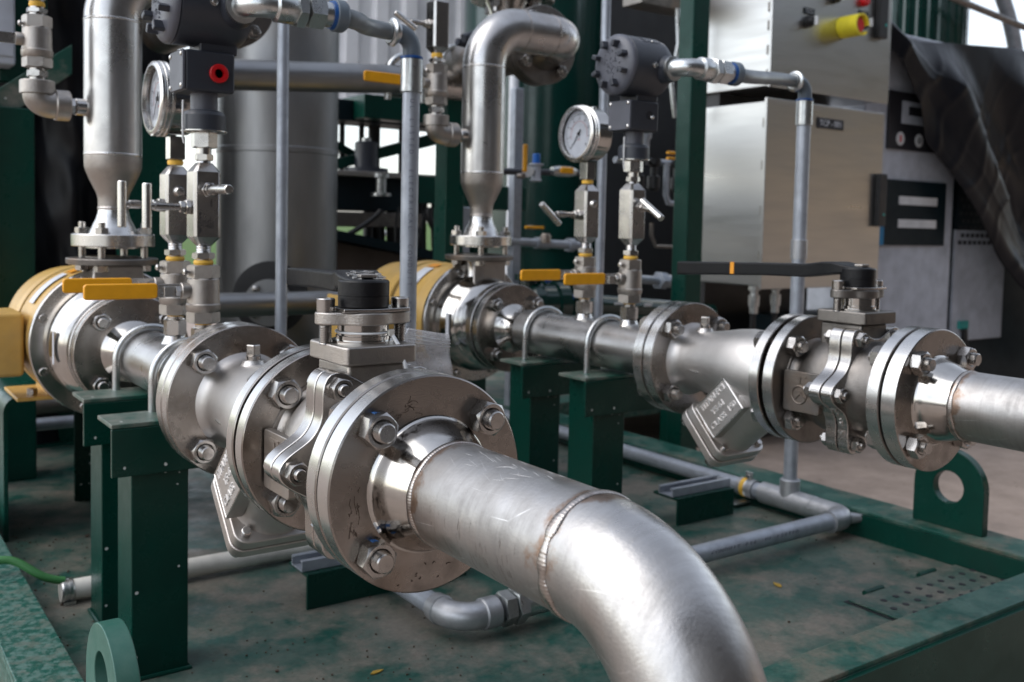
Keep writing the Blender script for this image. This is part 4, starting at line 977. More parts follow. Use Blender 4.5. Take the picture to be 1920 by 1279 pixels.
# ---------------- risers ----------------
def riser(Xc, label, zo, flat):
    t = thing('riser_pipe', label, 'pipe', (Xc, 1.835, -.07+zo), 'stainless risers above the pumps'); z = lambda v: v+.07
    part('flange', MB().lathe((0, 0, z(-.0545)), Z, [(-.003, .045), (0, .045), (.0005, .0675), (.0018, .0688), (.0205, .0688), (.022, .0675)], 80), 'rim', t, ang=30)
    for k in range(4):
        a = R_(45+90*k+12); cx, cy = .054*math.cos(a), .054*math.sin(a)
        b = part('bolt', MB().cyl((cx, cy, z(-.098)), (cx, cy, z(-.012)), .0062, n=16, ch=.001), 'bolt', t)
        part('nut', MB().hexa((cx, cy, z(-.0325)), (cx, cy, z(-.0215)), .021, .0015, k*.4), 'bolt', b, ang=28)
        part('nut', MB().hexa((cx, cy, z(-.0865)), (cx, cy, z(-.0975)), .021, .0015, k*.4), 'bolt', b, ang=28)
    part('neck', MB().lathe((0, 0, z(-.0325)), Z, [(0, .0415), (.012, .036), (.026, .0285), (.038, .0252), (.044, .0248)], 56, cap=False), 'rim', t, ang=60)
    part('weld_bead', MB().torus((0, 0, z(.0125)), Z, .0248, .0022, 120, 8, .1, 30, .4), 'weld', t, ang=80)
    part('reducer', MB().lathe((0, 0, z(.0135)), Z, [(0, .0248), (.016, .0252), (.026, .028), (.052, .0405), (.064, .0452), (.072, .0473), (.092, .0476)], 72, cap=False), 'cast', t, ang=70)
    part('weld_bead', MB().torus((0, 0, z(.106)), Z, .0474, .0018, 200, 8, .1, 60, .4), 'rim', t, ang=80)
    part('pipe', MB().lathe((0, 0, z(.107)), Z, [(0, .0476), (.229, .0476)], 72, cap=False), 'pipe', t)
    part('weld_bead', MB().torus((0, 0, z(.337)), Z, .0474, .0018, 200, 8, .1, 60, .4), 'rim', t, ang=80)
    R1 = .092
    pts = [V(0, 0, z(.338))]+[V(R1*(1-math.cos(R_(a))), 0, z(.338)+R1*math.sin(R_(a))) for a in range(5, 91, 5)]
    zt = z(.338)+R1; xe = R1+.085; R2 = .062
    part('elbow', MB().tube(pts, .0476, 64), 'pipe', t, ang=60)
    part('weld_bead', MB().torus((R1+.002, 0, zt), X, .0474, .0018, 200, 8, .1, 60, .4), 'weld', t, ang=80)
    part('crossover', MB().lathe((R1+.002, 0, zt), X, [(0, .0474), (xe-R1, .0474)], 64, cap=False), 'pipe', t)
    part('weld_bead', MB().torus((xe, 0, zt), X, .0474, .0018, 200, 8, .1, 60, .4), 'weld', t, ang=80)
    pts = [V(xe, 0, zt)]+[V(xe+R2*math.sin(R_(a)), R2*(1-math.cos(R_(a))), zt) for a in range(5, 91, 5)]
    part('elbow', MB().tube(pts, .0476, 64), 'pipe', t, ang=60)
    part('back_flange', MB().lathe((xe+R2, R2, zt), Y, [(0, .0476), (.035, .062), (.0355, .0935), (.037, .095), (.056, .095), (.057, .0935), (.060, .066), (.0605, .094), (.08, .095), (.082, .06), (.5, .048)], 80), 'castd', t, ang=30)
    for k in range(4):
        a = R_(45+90*k-8); bx_, bz_ = xe+R2+.0762*math.cos(a), zt+.0762*math.sin(a)
        b = part('bolt', MB().cyl((bx_, R2+.0355-.022, bz_), (bx_, R2+.11, bz_), .0075, n=16, ch=.001), 'bolt', t)
        part('nut', MB().hexa((bx_, R2+.0353, bz_), (bx_, R2+.0353-.015, bz_), .027, .002), 'bolt', b, ang=28)
    return t
riser(XA, 'tall stainless riser with tapered reducer at the upper left, above the left pump', 0, 0)
riser(XB, 'stainless riser at top centre bending over to the right above the middle pump', .006, 0)

def drain(Xc, zo, label, glabel):
    x = Xc-.1208; t = thing('drain_valve', label, 'valve', (x, 1.835, .165+zo), 'drain valves on the risers'); z = lambda v: v-.165
    # elbow to the riser
    part('elbow', MB().lathe((0, 0, z(.2235)), -Z, [(0, .0262), (.0015, .0275), (.022, .0275), (.023, .0240)], 40).tube([V(0, 0, z(.205)), V(0, 0, z(.200))]+[V(.022*(1-math.cos(R_(a))), 0, z(.200)-.015*math.sin(R_(a))) for a in range(10, 91, 10)]+[V(.034, 0, z(.185))], .0232, 32).lathe((.026, 0, z(.185)), X, [(0, .0245), (.002, .0262), (.022, .0262), (.024, .0245)], 40), 'cast', t, ang=40)
    part('side_nipple', MB().lathe((.048, 0, z(.185)), X, [(0, .011), (.004, .011)], 24).hexa((.050, 0, z(.185)), (.058, 0, z(.185)), .026, .0015).lathe((.058, 0, z(.185)), X, [(0, .0135), (.002, .0150), (.018, .0150), (.024, .020), (.029, .024)], 32), 'steel', t, ang=35)
    part('nipple', MB().hexa((0, 0, z(.229)), (0, 0, z(.241)), .030, .002).lathe((0, 0, z(.222)), Z, [(0, .012), (.026, .012)], 24), 'steel', t, ang=30)
    part('body', MB().hexa((0, 0, z(.2445)), (0, 0, z(.262)), .0415, .002, .2).lathe((0, 0, z(.261)), Z, [(0, .022), (.003, .0242), (.012, .0248), (.0135, .0235), (.016, .0235), (.048, .0228), (.050, .021)], 48).hexa((0, 0, z(.310)), (0, 0, z(.331)), .0410, .002, .2), 'cast', t, ang=35)
    part('stem_boss', MB().lathe((-.02, 0, z(.290)), -X, [(0, .0105), (.012, .0105), (.013, .010)], 24), 'cast', t)
    part('side_pin', MB().lathe((-.0195, 0, z(.316)), -X, [(0, .003), (.004, .003), (.0045, .0048), (.008, .0048), (.0095, .003)], 16), 'bolt', t)
    part('lever', MB().bx(-.075, -.030, -.0015, .0015, z(.281), z(.299)), 'rim', t, bev=.0005)
    part('lever_sleeve', MB().prism(rrect(.10, .0215, .005, 5), (-.122, -.0035, z(.290)), X, Z, (0, .007, 0)), 'yellow', t, bev=.0022, seg=3)
    part('upper_nipple', MB().lathe((0, 0, z(.331)), Z, [(0, .012), (.005, .012)], 24).hexa((0, 0, z(.335)), (0, 0, z(.343)), .030, .0018).lathe((0, 0, z(.343)), Z, [(0, .011), (.004, .011)], 24), 'steel', t, ang=30)
    part('thread_tape', MB().lathe((0, 0, z(.3455)), Z, [(0, .0115), (.004, .0128), (.009, .0115)], 24), 'tape', t)
    # square instrument valve on top
    vs = []; fs = []
    for zz, k in ((z(.354), .5), (z(.366), 1.), (z(.46), 1.), (z(.472), .5)):
        vs += [(px*k, py*k, zz) for px, py in ((-.015, -.019), (.015, -.019), (.019, -.015), (.019, .015), (.015, .019), (-.015, .019), (-.019, .015), (-.019, -.015))]
    for i in range(3):
        for k in range(8): k2 = (k+1) % 8; fs.append((i*8+k, i*8+k2, (i+1)*8+k2, (i+1)*8+k))
    fs += [tuple(range(7, -1, -1)), tuple(24+k for k in range(8))]
    part('instrument_block', MB().add(vs, fs), 'steel', t, ang=25)
    t_handle(t, (-.019, 0, z(.413)), -X, (.6, -.3, -.5), .055, .055)
    return t
drain(XA, 0, 'drain valve at the far left edge, hanging on an elbow from the tall riser', '')
drain(XB, .006, 'drain valve with level yellow lever beside the middle riser', '')

# ---------------- plastic bag on near valve ----------------
t = thing('plastic_bag', 'small clear zip bag hanging from the nearest ball valve by a white cable tie', 'bag', (.485, .905, -.112))
def bagf(i, j):
    x = .062*i; zz = -.062*j
    wv = .0016*math.sin(7*i+5*j)+.0012*math.sin(13*j+3*i)
    return V(x*.96+.005*j, wv-.022*i, zz-.003*i+.0018*math.sin(5*i))
part('film', MB().grid(bagf, 24, 20), 'bag', t, solid=.0004)
part('film', MB().grid(lambda i, j: bagf(i, j)+V(0, .003+.004*math.sin(3.1*i)*math.sin(3.1*j), 0), 24, 20), 'bag', t, solid=.0004)
part('zip_strip', MB().grid(lambda i, j: bagf(i, .10+.015*j)+V(0, -.0012, 0), 24, 2).grid(lambda i, j: bagf(i, .16+.015*j)+V(0, -.0012, 0), 24, 2).grid(lambda i, j: bagf(i, .22+.012*j)+V(0, -.0012, 0), 24, 2), 'white', t)
part('folded_note', MB().grid(lambda i, j: bagf(.25+.5*i, .70+.28*j)+V(0, .0012, 0), 8, 4), 'label', t)
t = thing('cable_tie', 'thin white cable tie looped round the stem of the nearest ball valve', 'cable tie', (XA, .857, -.112))
part('strap', MB().torus((0, 0, .006), Z, .0262, .0011, 60, 6), 'white', t)
part('tail', MB().tube([(.018, -.024, .005), (.021, -.034, -.006), (.024, -.040, -.022), (.0265, -.044, -.040)], .0019, 8), 'white', t)
part('head', MB().box((.017, -.0245, .006), (.006, .005, .006)), 'pvc', t, bev=.0008)
part('bag_strap', MB().tube([(.024, -.012, .007), (.04, .0, .001), (.058, .022, -.004), (.075, .045, 0)], .0010, 8), 'white', t)

# ================= BACKGROUND =================
def cylthing(name, label, cat, p0, p1, r, mat, pname='shell', n=48, group=None):
    t = thing(name, label, cat, p0, group); d_ = Vector(p1)-Vector(p0)
    part(pname, MB().cyl((0, 0, 0), d_, r, n=n), mat, t); return t
# dull round vessel
t = thing('round_vessel', 'tall dull steel cylindrical vessel with a dark round opening near its foot', 'vessel', (1.07, 2.675, DZ))
part('shell', MB().lathe((0, 0, 0), Z, [(0, .166), (.80, .166), (.802, .168), (.815, .168), (.817, .166), (2.4, .166)], 72), 'dim', t, ang=30)
a = Vector((-1.07, -2.675, 0)).normalized(); a = Vector((a.x*math.cos(.16)-a.y*math.sin(.16)*-1, a.y, 0)).normalized()
# opening collar and flange facing the camera
tr = V(-.46, -.885, 0).normalized()
part('opening_rim', MB().lathe(tr*.125+V(0, 0, .41), tr, [(0, .098), (.055, .098), (.056, .09)], 48), 'blackp', t, ang=30)
part('nozzle_flange', MB().lathe(tr*.15+V(0, 0, .40), tr, [(0, .05), (.06, .05), (.061, .062), (.075, .062), (.076, .03), (.10, .022)], 40), 'dim', t, ang=30)
for k in range(4):
    u, v, _ = frame(tr); th = R_(40+90*k); c = tr*.226+V(0, 0, .40)+u*.048*math.cos(th)+v*.048*math.sin(th)
    part('nozzle_bolt', MB().hexa(c, c+tr*.012, .018), 'bolt', t)
cylthing('steam_pipe', 'long dull horizontal pipe crossing behind the near transmitter', 'pipe', (.74, 2.25, .326), (1.22, 2.25, .363), .036, 'dim')
t = thing('steam_pipe', 'dull horizontal pipe passing in front of the round vessel opening', 'pipe', (.6, 2.2, -.198)); part('shell', MB().cyl((0, 0, 0), (.62, 0, .0), .028).cyl((.03, 0, 0), (.05, 0, 0), .031), 'dim', t)
t = thing('pipe_elbow', 'pale u-bolt and stub pipe behind the near flexible conduit, above the yellow lever', 'pipe', (1.24, 2.25, .37))
part('hoop', MB().tube([V(-.05, 0, -.06)]+[V(-.05*math.cos(R_(a_)), 0, .055*math.sin(R_(a_))) for a_ in range(0, 181, 12)]+[V(.05, 0, -.06)], .009, 14), 'galvs', t)
part('stub', MB().cyl((-.02, .05, .0), (.26, .05, .0), .045), 'steel', t)

t = thing('overhead_flange', 'pale bolted flange and neck cut by the top edge behind the bending riser', 'flange', (1.50, 2.15, .545))
part('flange', MB().lathe((0, 0, .035), Z, [(0, .045), (.001, .108), (.003, .110), (.024, .110), (.026, .108)], 64), 'steel', t, ang=30)
part('neck', MB().lathe((-.02, 0, -.06), Z, [(0, .036), (.06, .040), (.095, .055)], 40, cap=False), 'steel', t)
for k in range(4):
    a_ = R_(20+90*k); part('bolt', MB().cyl((.072*math.cos(a_), .072*math.sin(a_), .0), (.072*math.cos(a_), .072*math.sin(a_), .09), .008, n=14).hexa((.072*math.cos(a_), .072*math.sin(a_), .012), (.072*math.cos(a_), .072*math.sin(a_), .034), .026), 'bolt', t, ang=28)
t = thing('tubing', 'pair of dark grey tubes crossing the top edge left of the bending riser', 'tube', (1.45, 2.15, .50))
part('tube', MB().tube([(-.10, 0, -.03), (0, 0, .01), (.12, 0, .07)], .011, 14), 'grey', t); part('tube', MB().tube([(-.10, .03, -.035), (.02, .03, -.045), (.16, .03, -.055)], .010, 14), 'grey', t)
t = thing('pipe_hoop', 'pale hoop on top of the green post just left of the bending riser', 'pipe clamp', (1.415, 2.3, .38))
part('hoop', MB().tube([V(-.035, 0, 0)]+[V(-.035*math.cos(R_(a_))-0, 0, .05+.045*math.sin(R_(a_))) for a_ in range(0, 181, 12)]+[V(.035, 0, 0)], .0075, 14), 'galvs', t)
# posts and framing
post(2.097, 2.165, 2.08, 2.14, GZ, 1.2, 'bright green square post at the left edge of the steel cabinets')
post(1.385, 1.445, 2.28, 2.34, DZ, .375, 'green post behind the middle riser', 'greenp')
post(1.56, 1.60, 2.6, 2.64, DZ, .05, 'short green post below the machine shelf, left of the middle riser', 'greenp')
post(1.757, 1.79, 2.49, 2.52, DZ, .42, 'thin pale grey post just right of the middle riser', 'galv')
t = thing('support_frame', 'dark green frame at the left edge behind the drain valve, with a diagonal brace', 'frame', (.38, 2.5, DZ))
part('column', MB().bx(-.075, .036, 0, .1, 0, .86), 'greenp', t, bev=.004)
part('upper_plate', MB().bx(-.02, .085, .12, .16, .93, 1.9), 'greenp', t, bev=.003)
part('brace', MB().prism([(-.09, .78), (-.09, .86), (.12, 1.02), (.12, .95)], (0, .02, 0), X, Z, (0, .05, 0)), 'greent', t, bev=.002)
part('conduit', MB().cyl((-.062, -.03, 0), (-.062, -.03, 1.5), .012), 'lgrey', t)
t = thing('grey_box', 'pale grey enclosure cut by the top left corner', 'enclosure', (.30, 2.55, .34))
part('body', MB().bx(-.2, .085, 0, .2, 0, .7), 'lgrey', t, bev=.006); part('door_seam', MB().bx(-.195, .08, -.003, -.0005, .02, .69), 'lgrey', t, bev=.002)
# left tarp
random.seed(2)
def ltarp(i, j):
    x = .22+.62*i; z_ = 1.1-1.8*j
    n1 = mnoise.noise(Vector((x*9, z_*3.5, 1.3)))*.035+mnoise.noise(Vector((x*24+z_*4, z_*9, 4)))*.014+.02*math.sin(x*40+3*z_)
    return V(x, 2.85+n1, z_)
t = thing('tarpaulin', 'crumpled black plastic sheet hanging behind the tall left riser', 'tarpaulin', (.5, 2.75, -.7))
part('sheet', MB().grid(ltarp, 90, 120), 'tarp', t, world=True, solid=.002, ang=70)
# dark beam behind gauge, left
post(.63, .76, 2.62, 2.66, DZ, .36, 'dark green flat post behind the near gauge and valve stacks', 'greenp')

# machine bench in the centre background
t = thing('machine_bench', 'dark green machine bench with motor and wide shelf in the centre background', 'machine', (1.62, 3.1, GZ)); b = -GZ
part('shelf', MB().bx(-.40, .42, -.12, .25, b+.148, b+.166), 'cast', t, bev=.002)
part('shelf_box', MB().bx(-.40, .06, -.08, .2, b+.035, b+.147), 'dpanel', t, bev=.004)
part('lower_channel', MB().bx(-.40, .12, -.08, -.02, b-.02, b+.03), 'castd', t, bev=.003)
part('header_box', MB().bx(-.12, .26, -.10, .2, b+.345, b+.425), 'greenp', t, bev=.004)
part('header_beam', MB().bx(-.40, .30, -.02, .15, b+.34, b+.41), 'dpanel', t, bev=.003)
mo = part('motor', MB().lathe((-.07, -.02, b+.168), Z, [(0, .075), (.014, .075), (.016, .04), (.10, .04), (.104, .034)], 36), 'grey', t, ang=30)
part('motor_cap', MB().lathe((-.07, -.02, b+.272), Z, [(0, .016), (.012, .016), (.014, .01)], 20), 'galvs', mo)
part('diagonal_arm', MB().prism([(-.18, .17), (-.18, .205), (.34, .36), (.34, .315)], (0, .0, b), X, Z, (0, .05, 0)), 'greenp', t, bev=.002)
part('diagonal_arm', MB().prism([(-.14, .25), (-.14, .28), (.0, .22), (.0, .19)], (0, .08, b), X, Z, (0, .04, 0)), 'greenp', t, bev=.002)
for k, xx in enumerate((-.165, -.105, -.03, .02, .13)): part('hanger_rod', MB().cyl((xx, .1, b+.17), (xx, .1, b+.35), .010 if k != 3 else .022, n=14), 'blackp', t)
part('valve_under_shelf', MB().lathe((-.07, -.13, b+.085), Z, [(0, .035), (.01, .035), (.012, .018), (.06, .018), (.062, .028), (.075, .028)], 24), 'galvs', t, ang=30)
part('cross_rail', MB().bx(.22, .50, -.18, -.14, b+.05, b+.135), 'greenp', t, bev=.003)
part('leg', MB().bx(-.42, -.36, -.05, .0, 0, b+.03), 'greenp', t); part('leg', MB().bx(.36, .42, -.05, .0, 0, b+.14), 'greenp', t)
for k, (x0, x1, y0) in enumerate(((1.36, 1.54, 2.95), (1.62, 1.60, 2.97), (1.72, 1.66, 2.96), (1.70, 1.86, 2.9))):
    t = thing('hanging_cable', ['thick black cable drooping behind the round vessel', 'thin dark cable hanging under the machine bench shelf, left one', 'thin dark cable hanging under the machine bench shelf, right one', 'black cable loop between the machine bench and the conduit'][k], 'cable', (x0, y0, 0))
    p = bez((0, 0, -.07 if k == 0 else .03), (.05, 0, -.06), (x1-x0, 0, .02), (x1-x0, 0, .04)) if k == 0 else bez((0, 0, .05), (-.03, 0, -.05), (x1-x0+.03, 0, -.10), (x1-x0, 0, -.16))
    part('sheath', MB().tube(p, (.009, .004, .004, .012)[k], 10), 'blackp', t)
t = thing('sloped_cover', 'brown and grey sloping sheet below the machine bench', 'cover', (1.5, 3.0, GZ)); b = -GZ
part('sheet', MB().prism([(-.25, b-.01), (.40, b-.13), (.40, b-.16), (-.25, b-.04)], (0, -.1, 0), X, Z, (0, .5, 0)), 'dpanel', t)
part('lower_sheet', MB().prism([(-.25, b-.05), (.45, b-.165), (.45, b-.40), (-.25, b-.40)], (0, -.05, 0), X, Z, (0, .4, 0)), paint('brown_sheet', (.10, .07, .055), .6), t)
cylthing('white_pole', 'white plastic pole leaning across the grass far behind the bench', 'pole', (1.99, 4.0, -.10), (2.22, 4.0, -.012), .013, 'white', 'tube', 16)
# corrugated wall
def cw(i, j):
    x = 2.3+2.9*i; ph = (x/.22) % 1
    s_ = 0 if ph < .42 else (1 if .5 < ph < .92 else (ph-.42)/.08 if ph <= .5 else (1-ph)/.08)
    return V(x, 6.0+.04*s_, .78+3.4*j)
t = thing('corrugated_wall', 'pale corrugated metal wall high in the background left of centre', 'wall', (3.7, 6.0, .78))
part('sheet', MB().grid(cw, 340, 1), 'wall', t, world=True, ang=20)
part('bottom_rail', MB().bx(2.3, 5.2, 6.05, 6.12, .75, .86), 'greenp', t, world=True)
t = thing('cross_rail', 'short bright green rail linking posts right of the near grey conduit', 'rail', (1.62, 2.7, .06))
part('rail', MB().bx(-.10, .11, 0, .04, 0, .085), 'greenp', t, bev=.002)
post(1.612, 1.640, 2.55, 2.58, DZ, .05, 'pale grey post in the gap between two green posts left of the middle riser', 'galv')
t = thing('dark_backing_hoses', 'black hose mass added as dark backing right of the machine bench motor', 'hose', (1.80, 3.3, GZ)); random.seed(31)  # invented hoses, put in to close a bright gap with black
for k in range(11):
    x_ = -.11+k*.03+random.uniform(-.01, .01); part('hose', MB().tube(bez((x_, 0, .98), (x_-.04, .03*(k % 3), .7), (x_+.06, -.02*(k % 2), .4), (x_+random.uniform(-.04, .04), 0, 0), 14), .019, 12), 'blackp', t)

# green tank and associated posts
t = thing('green_tank', 'large glossy dark green tank filling the middle background', 'tank', (3.57, 4.85, GZ))
part('shell', MB().lathe((0, 0, 0), Z, [(0, .44), (.66, .44), (.662, .452), (.70, .452), (.702, .44), (4.4, .44)], 72), 'gtank', t, ang=30)
part('sight_tube', MB().cyl((-.40, -.34, .45), (-.40, -.34, 2.1), .027, n=20), 'label', t)
t = thing('green_tank', 'narrow dark green column standing right of the large green tank, under a tan bracket', 'tank', (4.16, 4.54, GZ))
part('shell', MB().lathe((0, 0, 0), Z, [(0, .32), (4.2, .32)], 64), 'gtank', t)
t = thing('dark_backdrop', 'black panels standing in for the dark far background between the green tank and the green post', 'enclosure', (3.45, 3.80, GZ))  # black sheets put in for the dark, open distance
part('back_panel', MB().bx(-.22, .42, 0, .02, 0, 2.0), 'blackp', t); part('side_panel', MB().bx(.42, .44, -.1, .02, 0, 2.0), 'blackp', t)
t = thing('cable_tray', 'tan cable tray bracket high beside the green post', 'tray', (2.46, 2.6, .77))
part('tray', MB().bx(-.14, .2, -.05, .05, 0, .03).bx(-.14, .2, -.05, -.045, .03, .09), 'castd', t, bev=.002)
part('chain', MB().tube([(.02, -.06, .0), (.03, -.06, -.12), (.0, -.06, -.26), (.025, -.06, -.38)], .008, 8), 'galvs', t)
# small pipework in the centre background
t = thing('grey_pipe', 'horizontal grey water pipe with a coupling between the middle pump and far gauge', 'pipe', (1.742, 2.5, -.052))
part('tube', MB().cyl((0, 0, 0), (.33, 0, -.014), .0135).cyl((.24, 0, -.010), (.262, 0, -.011), .022).cyl((.11, 0, -.004), (.16, 0, -.006), .018), 'galv', t)
part('tag', MB().lathe((.135, -.02, -.004), Z, [(0, .016), (.02, .018), (.03, .012)], 18), 'cast', t)
t = thing('air_regulator', 'small air regulator with a bright blue knob and round dial by the green tank', 'regulator', (1.775, 2.4, .13))
part('body', MB().lathe((0, 0, 0), Z, [(0, .012), (.004, .018), (.012, .014), (.045, .014), (.050, .022), (.055, .022)], 24), 'lgrey', t, ang=30)
part('knob', MB().lathe((0, 0, .056), Z, [(0, .0115), (.026, .0115), (.028, .010)], 20), paint('bright_blue', (.0, .12, .5), .35), t, ang=30)
part('dial', MB().lathe((-.045, -.02, .028), (-.5, -.8, 0), [(0, .017), (.012, .017)], 24), 'white', t)
part('inlet_pipe', MB().cyl((-.13, 0, .025), (.18, 0, .035), .010, n=16), 'grey', t)
t = thing('isolation_valve', 'little valve with an orange grip right of the blue regulator', 'valve', (1.85, 2.38, .155))
part('body', MB().lathe((-.03, 0, .01), X, [(0, .012), (.02, .016), (.07, .016), (.09, .011)], 20), 'galvs', t); part('grip', MB().box((.012, -.02, .012), (.048, .012, .020)), 'yellow', t, bev=.005)
for k, (x, z_, vert, lab) in enumerate(((1.66, .19, 1, 'upright orange lever peeking out right of the middle riser'), (1.81, -.008, 0, 'thin orange lever lying level above the grey water pipe'), (2.255, .24, 0, 'upper of two short orange levers beside the green post'), (2.255, .222, 0, 'lower of two short orange levers beside the green post'))):
    t = thing('pipe_lever', lab, 'lever', (x, 2.3 if k != 1 else 2.45, z_), 'small orange levers in the background')
    if vert: part('sleeve', MB().bx(-.006, .006, -.006, .006, -.04, .04), 'yellow', t, bev=.004)
    else: part('sleeve', MB().bx(-.035, .035, -.006, .006, -.0045, .0045), 'yellow', t, bev=.003)
    part('stem', MB().cyl((0, .004, 0 if not vert else -.05), (0, .03, 0 if not vert else -.05), .008, n=14), 'castd', t)
t = thing('small_pipework', 'cluster of small grey pipes and black regulators left of the green post', 'pipework', (2.2, 2.3, .205))
part('header', MB().tube([(-.20, 0, .0), (.15, 0, .005)], .010, 14), 'galv', t)
part('drop', MB().tube([(.0, -.02, .0), (.0, -.02, -.10), (.012, -.02, -.125), (.04, -.02, -.128), (.12, -.02, -.128)], .0095, 14), 'galv', t)
for xx in (-.11, -.045, .055, .09): part('regulator', MB().lathe((xx, -.01, -.09), Z, [(0, .012), (.01, .02), (.045, .02), (.05, .011), (.075, .011), (.085, .022), (.10, .022)], 20), 'blackp', t, ang=35)
part('tall_valve', MB().lathe((-.095, -.02, .005), Z, [(0, .014), (.06, .014), (.07, .02), (.10, .02)], 20), 'galv', t)
part('return_pipe', MB().tube([(-.02, .02, -.19), (-.02, .02, -.23), (.0, .02, -.265), (.12, .02, -.268)], .006, 12), 'castd', t)
t = thing('booster_pump', 'small dark green pump with blue bolts behind the middle pump flange', 'pump', (1.80, 2.42, -.24))
part('body', MB().lathe((-.05, 0, .0), (1, -.15, 0), [(0, .045), (.02, .065), (.05, .07), (.055, .058), (.10, .058), (.105, .068), (.14, .068), (.16, .03)], 40), 'gtank', t, ang=35)
part('upper_port', MB().lathe((-.03, 0, .04), Z, [(0, .03), (.03, .028), (.032, .042), (.05, .042)], 28), 'gtank', t, ang=30)
for (x, z_) in ((.0, .075), (.09, .02), (.085, -.05)): part('blue_bolt', MB().ball((x, -.06, z_), .011), paint('blue_cap', (.0, .07, .3), .3), t)
t = thing('green_pipe', 'thick green pipe with a white flow arrow label behind the far transmitter stack', 'pipe', (2.0, 2.4, -.245))
part('shell', MB().cyl((-.05, 0, .004), (.55, 0, -.05), .032), 'gtank', t)
part('arrow_label', MB().box((.22, -.0325, -.008), (.035, .002, .011)), 'white', t); part('arrow_label', MB().box((.10, -.0325, .0), (.05, .002, .008)), 'white', t)
t = thing('grey_pipe', 'short grey pipe with union behind the far small valve, left of the green post', 'pipe', (2.0, 2.2, -.155))
part('tube', MB().cyl((0, 0, 0), (.14, 0, -.01), .013).cyl((.12, 0, -.008), (.22, 0, -.014), .020).hexa((.10, 0, -.006), (.125, 0, -.008), .05), 'galv', t, ang=30)
t = thing('far_skid', 'low green beams of a second skid behind the middle stands', 'skid', (2.4, 2.7, GZ))
part('beam', MB().bx(-.55, 1.6, -.1, 0, .12, .20), 'beam', t, bev=.002); part('deck', MB().bx(-.5, 1.8, 0, .9, .10, .16), 'deck', t)
part('post', MB().bx(-.02, .08, -.32, -.24, 0, .33), 'greenp', t)

# ---------------- cabinets ----------------
def wt(mb, name, mat, t, **k): return part(name, mb, mat, t, world=True, **k)
t = thing('control_cabinet', 'brushed steel upper control cabinet with yellow-shrouded red button and black latch', 'cabinet', (2.9, 2.2, .47))
wt(MB().bx(2.585, 3.215, 2.203, 2.53, .478, 1.5), 'body', 'cab', t, bev=.004)
dr = wt(MB().bx(2.568, 3.222, 2.188, 2.201, .472, 1.5), 'door', 'cab', t, bev=.003)
wt(MB().bx(2.586, 2.5865, 2.203, 2.23, .5, 1.4), 'hinge_strip', 'castd', t)
for z_ in (.50, .58, .66, .72): wt(MB().cyl((2.576, 2.206, z_), (2.576, 2.206, z_+.03), .007, n=12), 'hinge', 'castd', t)
sh = wt(MB().prism([(-.044, -.034), (.044, -.034), (.044, .034), (-.044, .034)], (2.905, 2.10, .715), X, Z, (0, .01, 0)), 'button_base', 'eyel', t, bev=.003) if False else None
# yellow shroud: half-round cowl standing off the door
def cowl():
    m = MB(); n = 20; ro, ri = .038, .032; cx, cz = 2.935, .712
    outer = []; inner = []
    for k in range(n+1):
        a_ = R_(-200+400*0+ (k/n)*320-70-90); outer.append((cx+ro*math.cos(a_), cz+ro*math.sin(a_))); inner.append((cx+ri*math.cos(a_), cz+ri*math.sin(a_)))
    poly = outer+inner[::-1]
    return m.prism(poly, (0, 2.105, 0), X, Z, (0, .06, 0))
yb = wt(MB().cyl((2.935, 2.187, .712), (2.935, 2.165, .712), .038, n=32), 'switch_plate', 'eyel', t)
wt(cowl(), 'shroud', 'eyel', t, ang=50)
wt(MB().cyl((2.935, 2.16, .712), (2.935, 2.13, .712), .015, n=20).lathe((2.935, 2.132, .712), -Y, [(0, .026), (.014, .026), (.018, .021)], 28), 'red_button', 'red', t, ang=30)
for k, (x, z_, m_) in enumerate(((2.745, .706, 'blackp'), (2.885, .808, 'blackp'), (3.045, .7395, 'blackp'))):
    s_ = wt(MB().lathe((x, 2.187, z_), -Y, [(0, .020), (.012, .020), (.014, .016), (.03, .014)], 24), 'selector_switch', m_, t, ang=30)
    wt(MB().box((x, 2.150, z_), (.007, .012, .03)), 'selector_handle', 'white', s_, bev=.001)
    wt(MB().box((x+.006, 2.1855, z_+.036), (.055, .002, .022)), 'tag_plate', 'dpanel', t, bev=.001)
    mm = MB()
    for r_ in range(2): mm.box((x+.006, 2.184, z_+.041-r_*.009), (.044, .0006, .0016))
    wt(mm, 'tag_lines', 'label', t)
wt(MB().lathe((3.045, 2.187, .818), -Y, [(0, .018), (.014, .018), (.022, .012)], 24), 'red_lamp', 'red', t, ang=30)
wt(MB().box((3.06, 2.1855, .852), (.055, .002, .022)), 'tag_plate', 'dpanel', t)
hl = wt(MB().bx(3.118, 3.17, 2.165, 2.187, .70, .93), 'latch', 'blackp', t, bev=.004)
wt(MB().bx(3.150, 3.160, 2.163, 2.165, .742, .752), 'latch_mark', 'teal', hl)

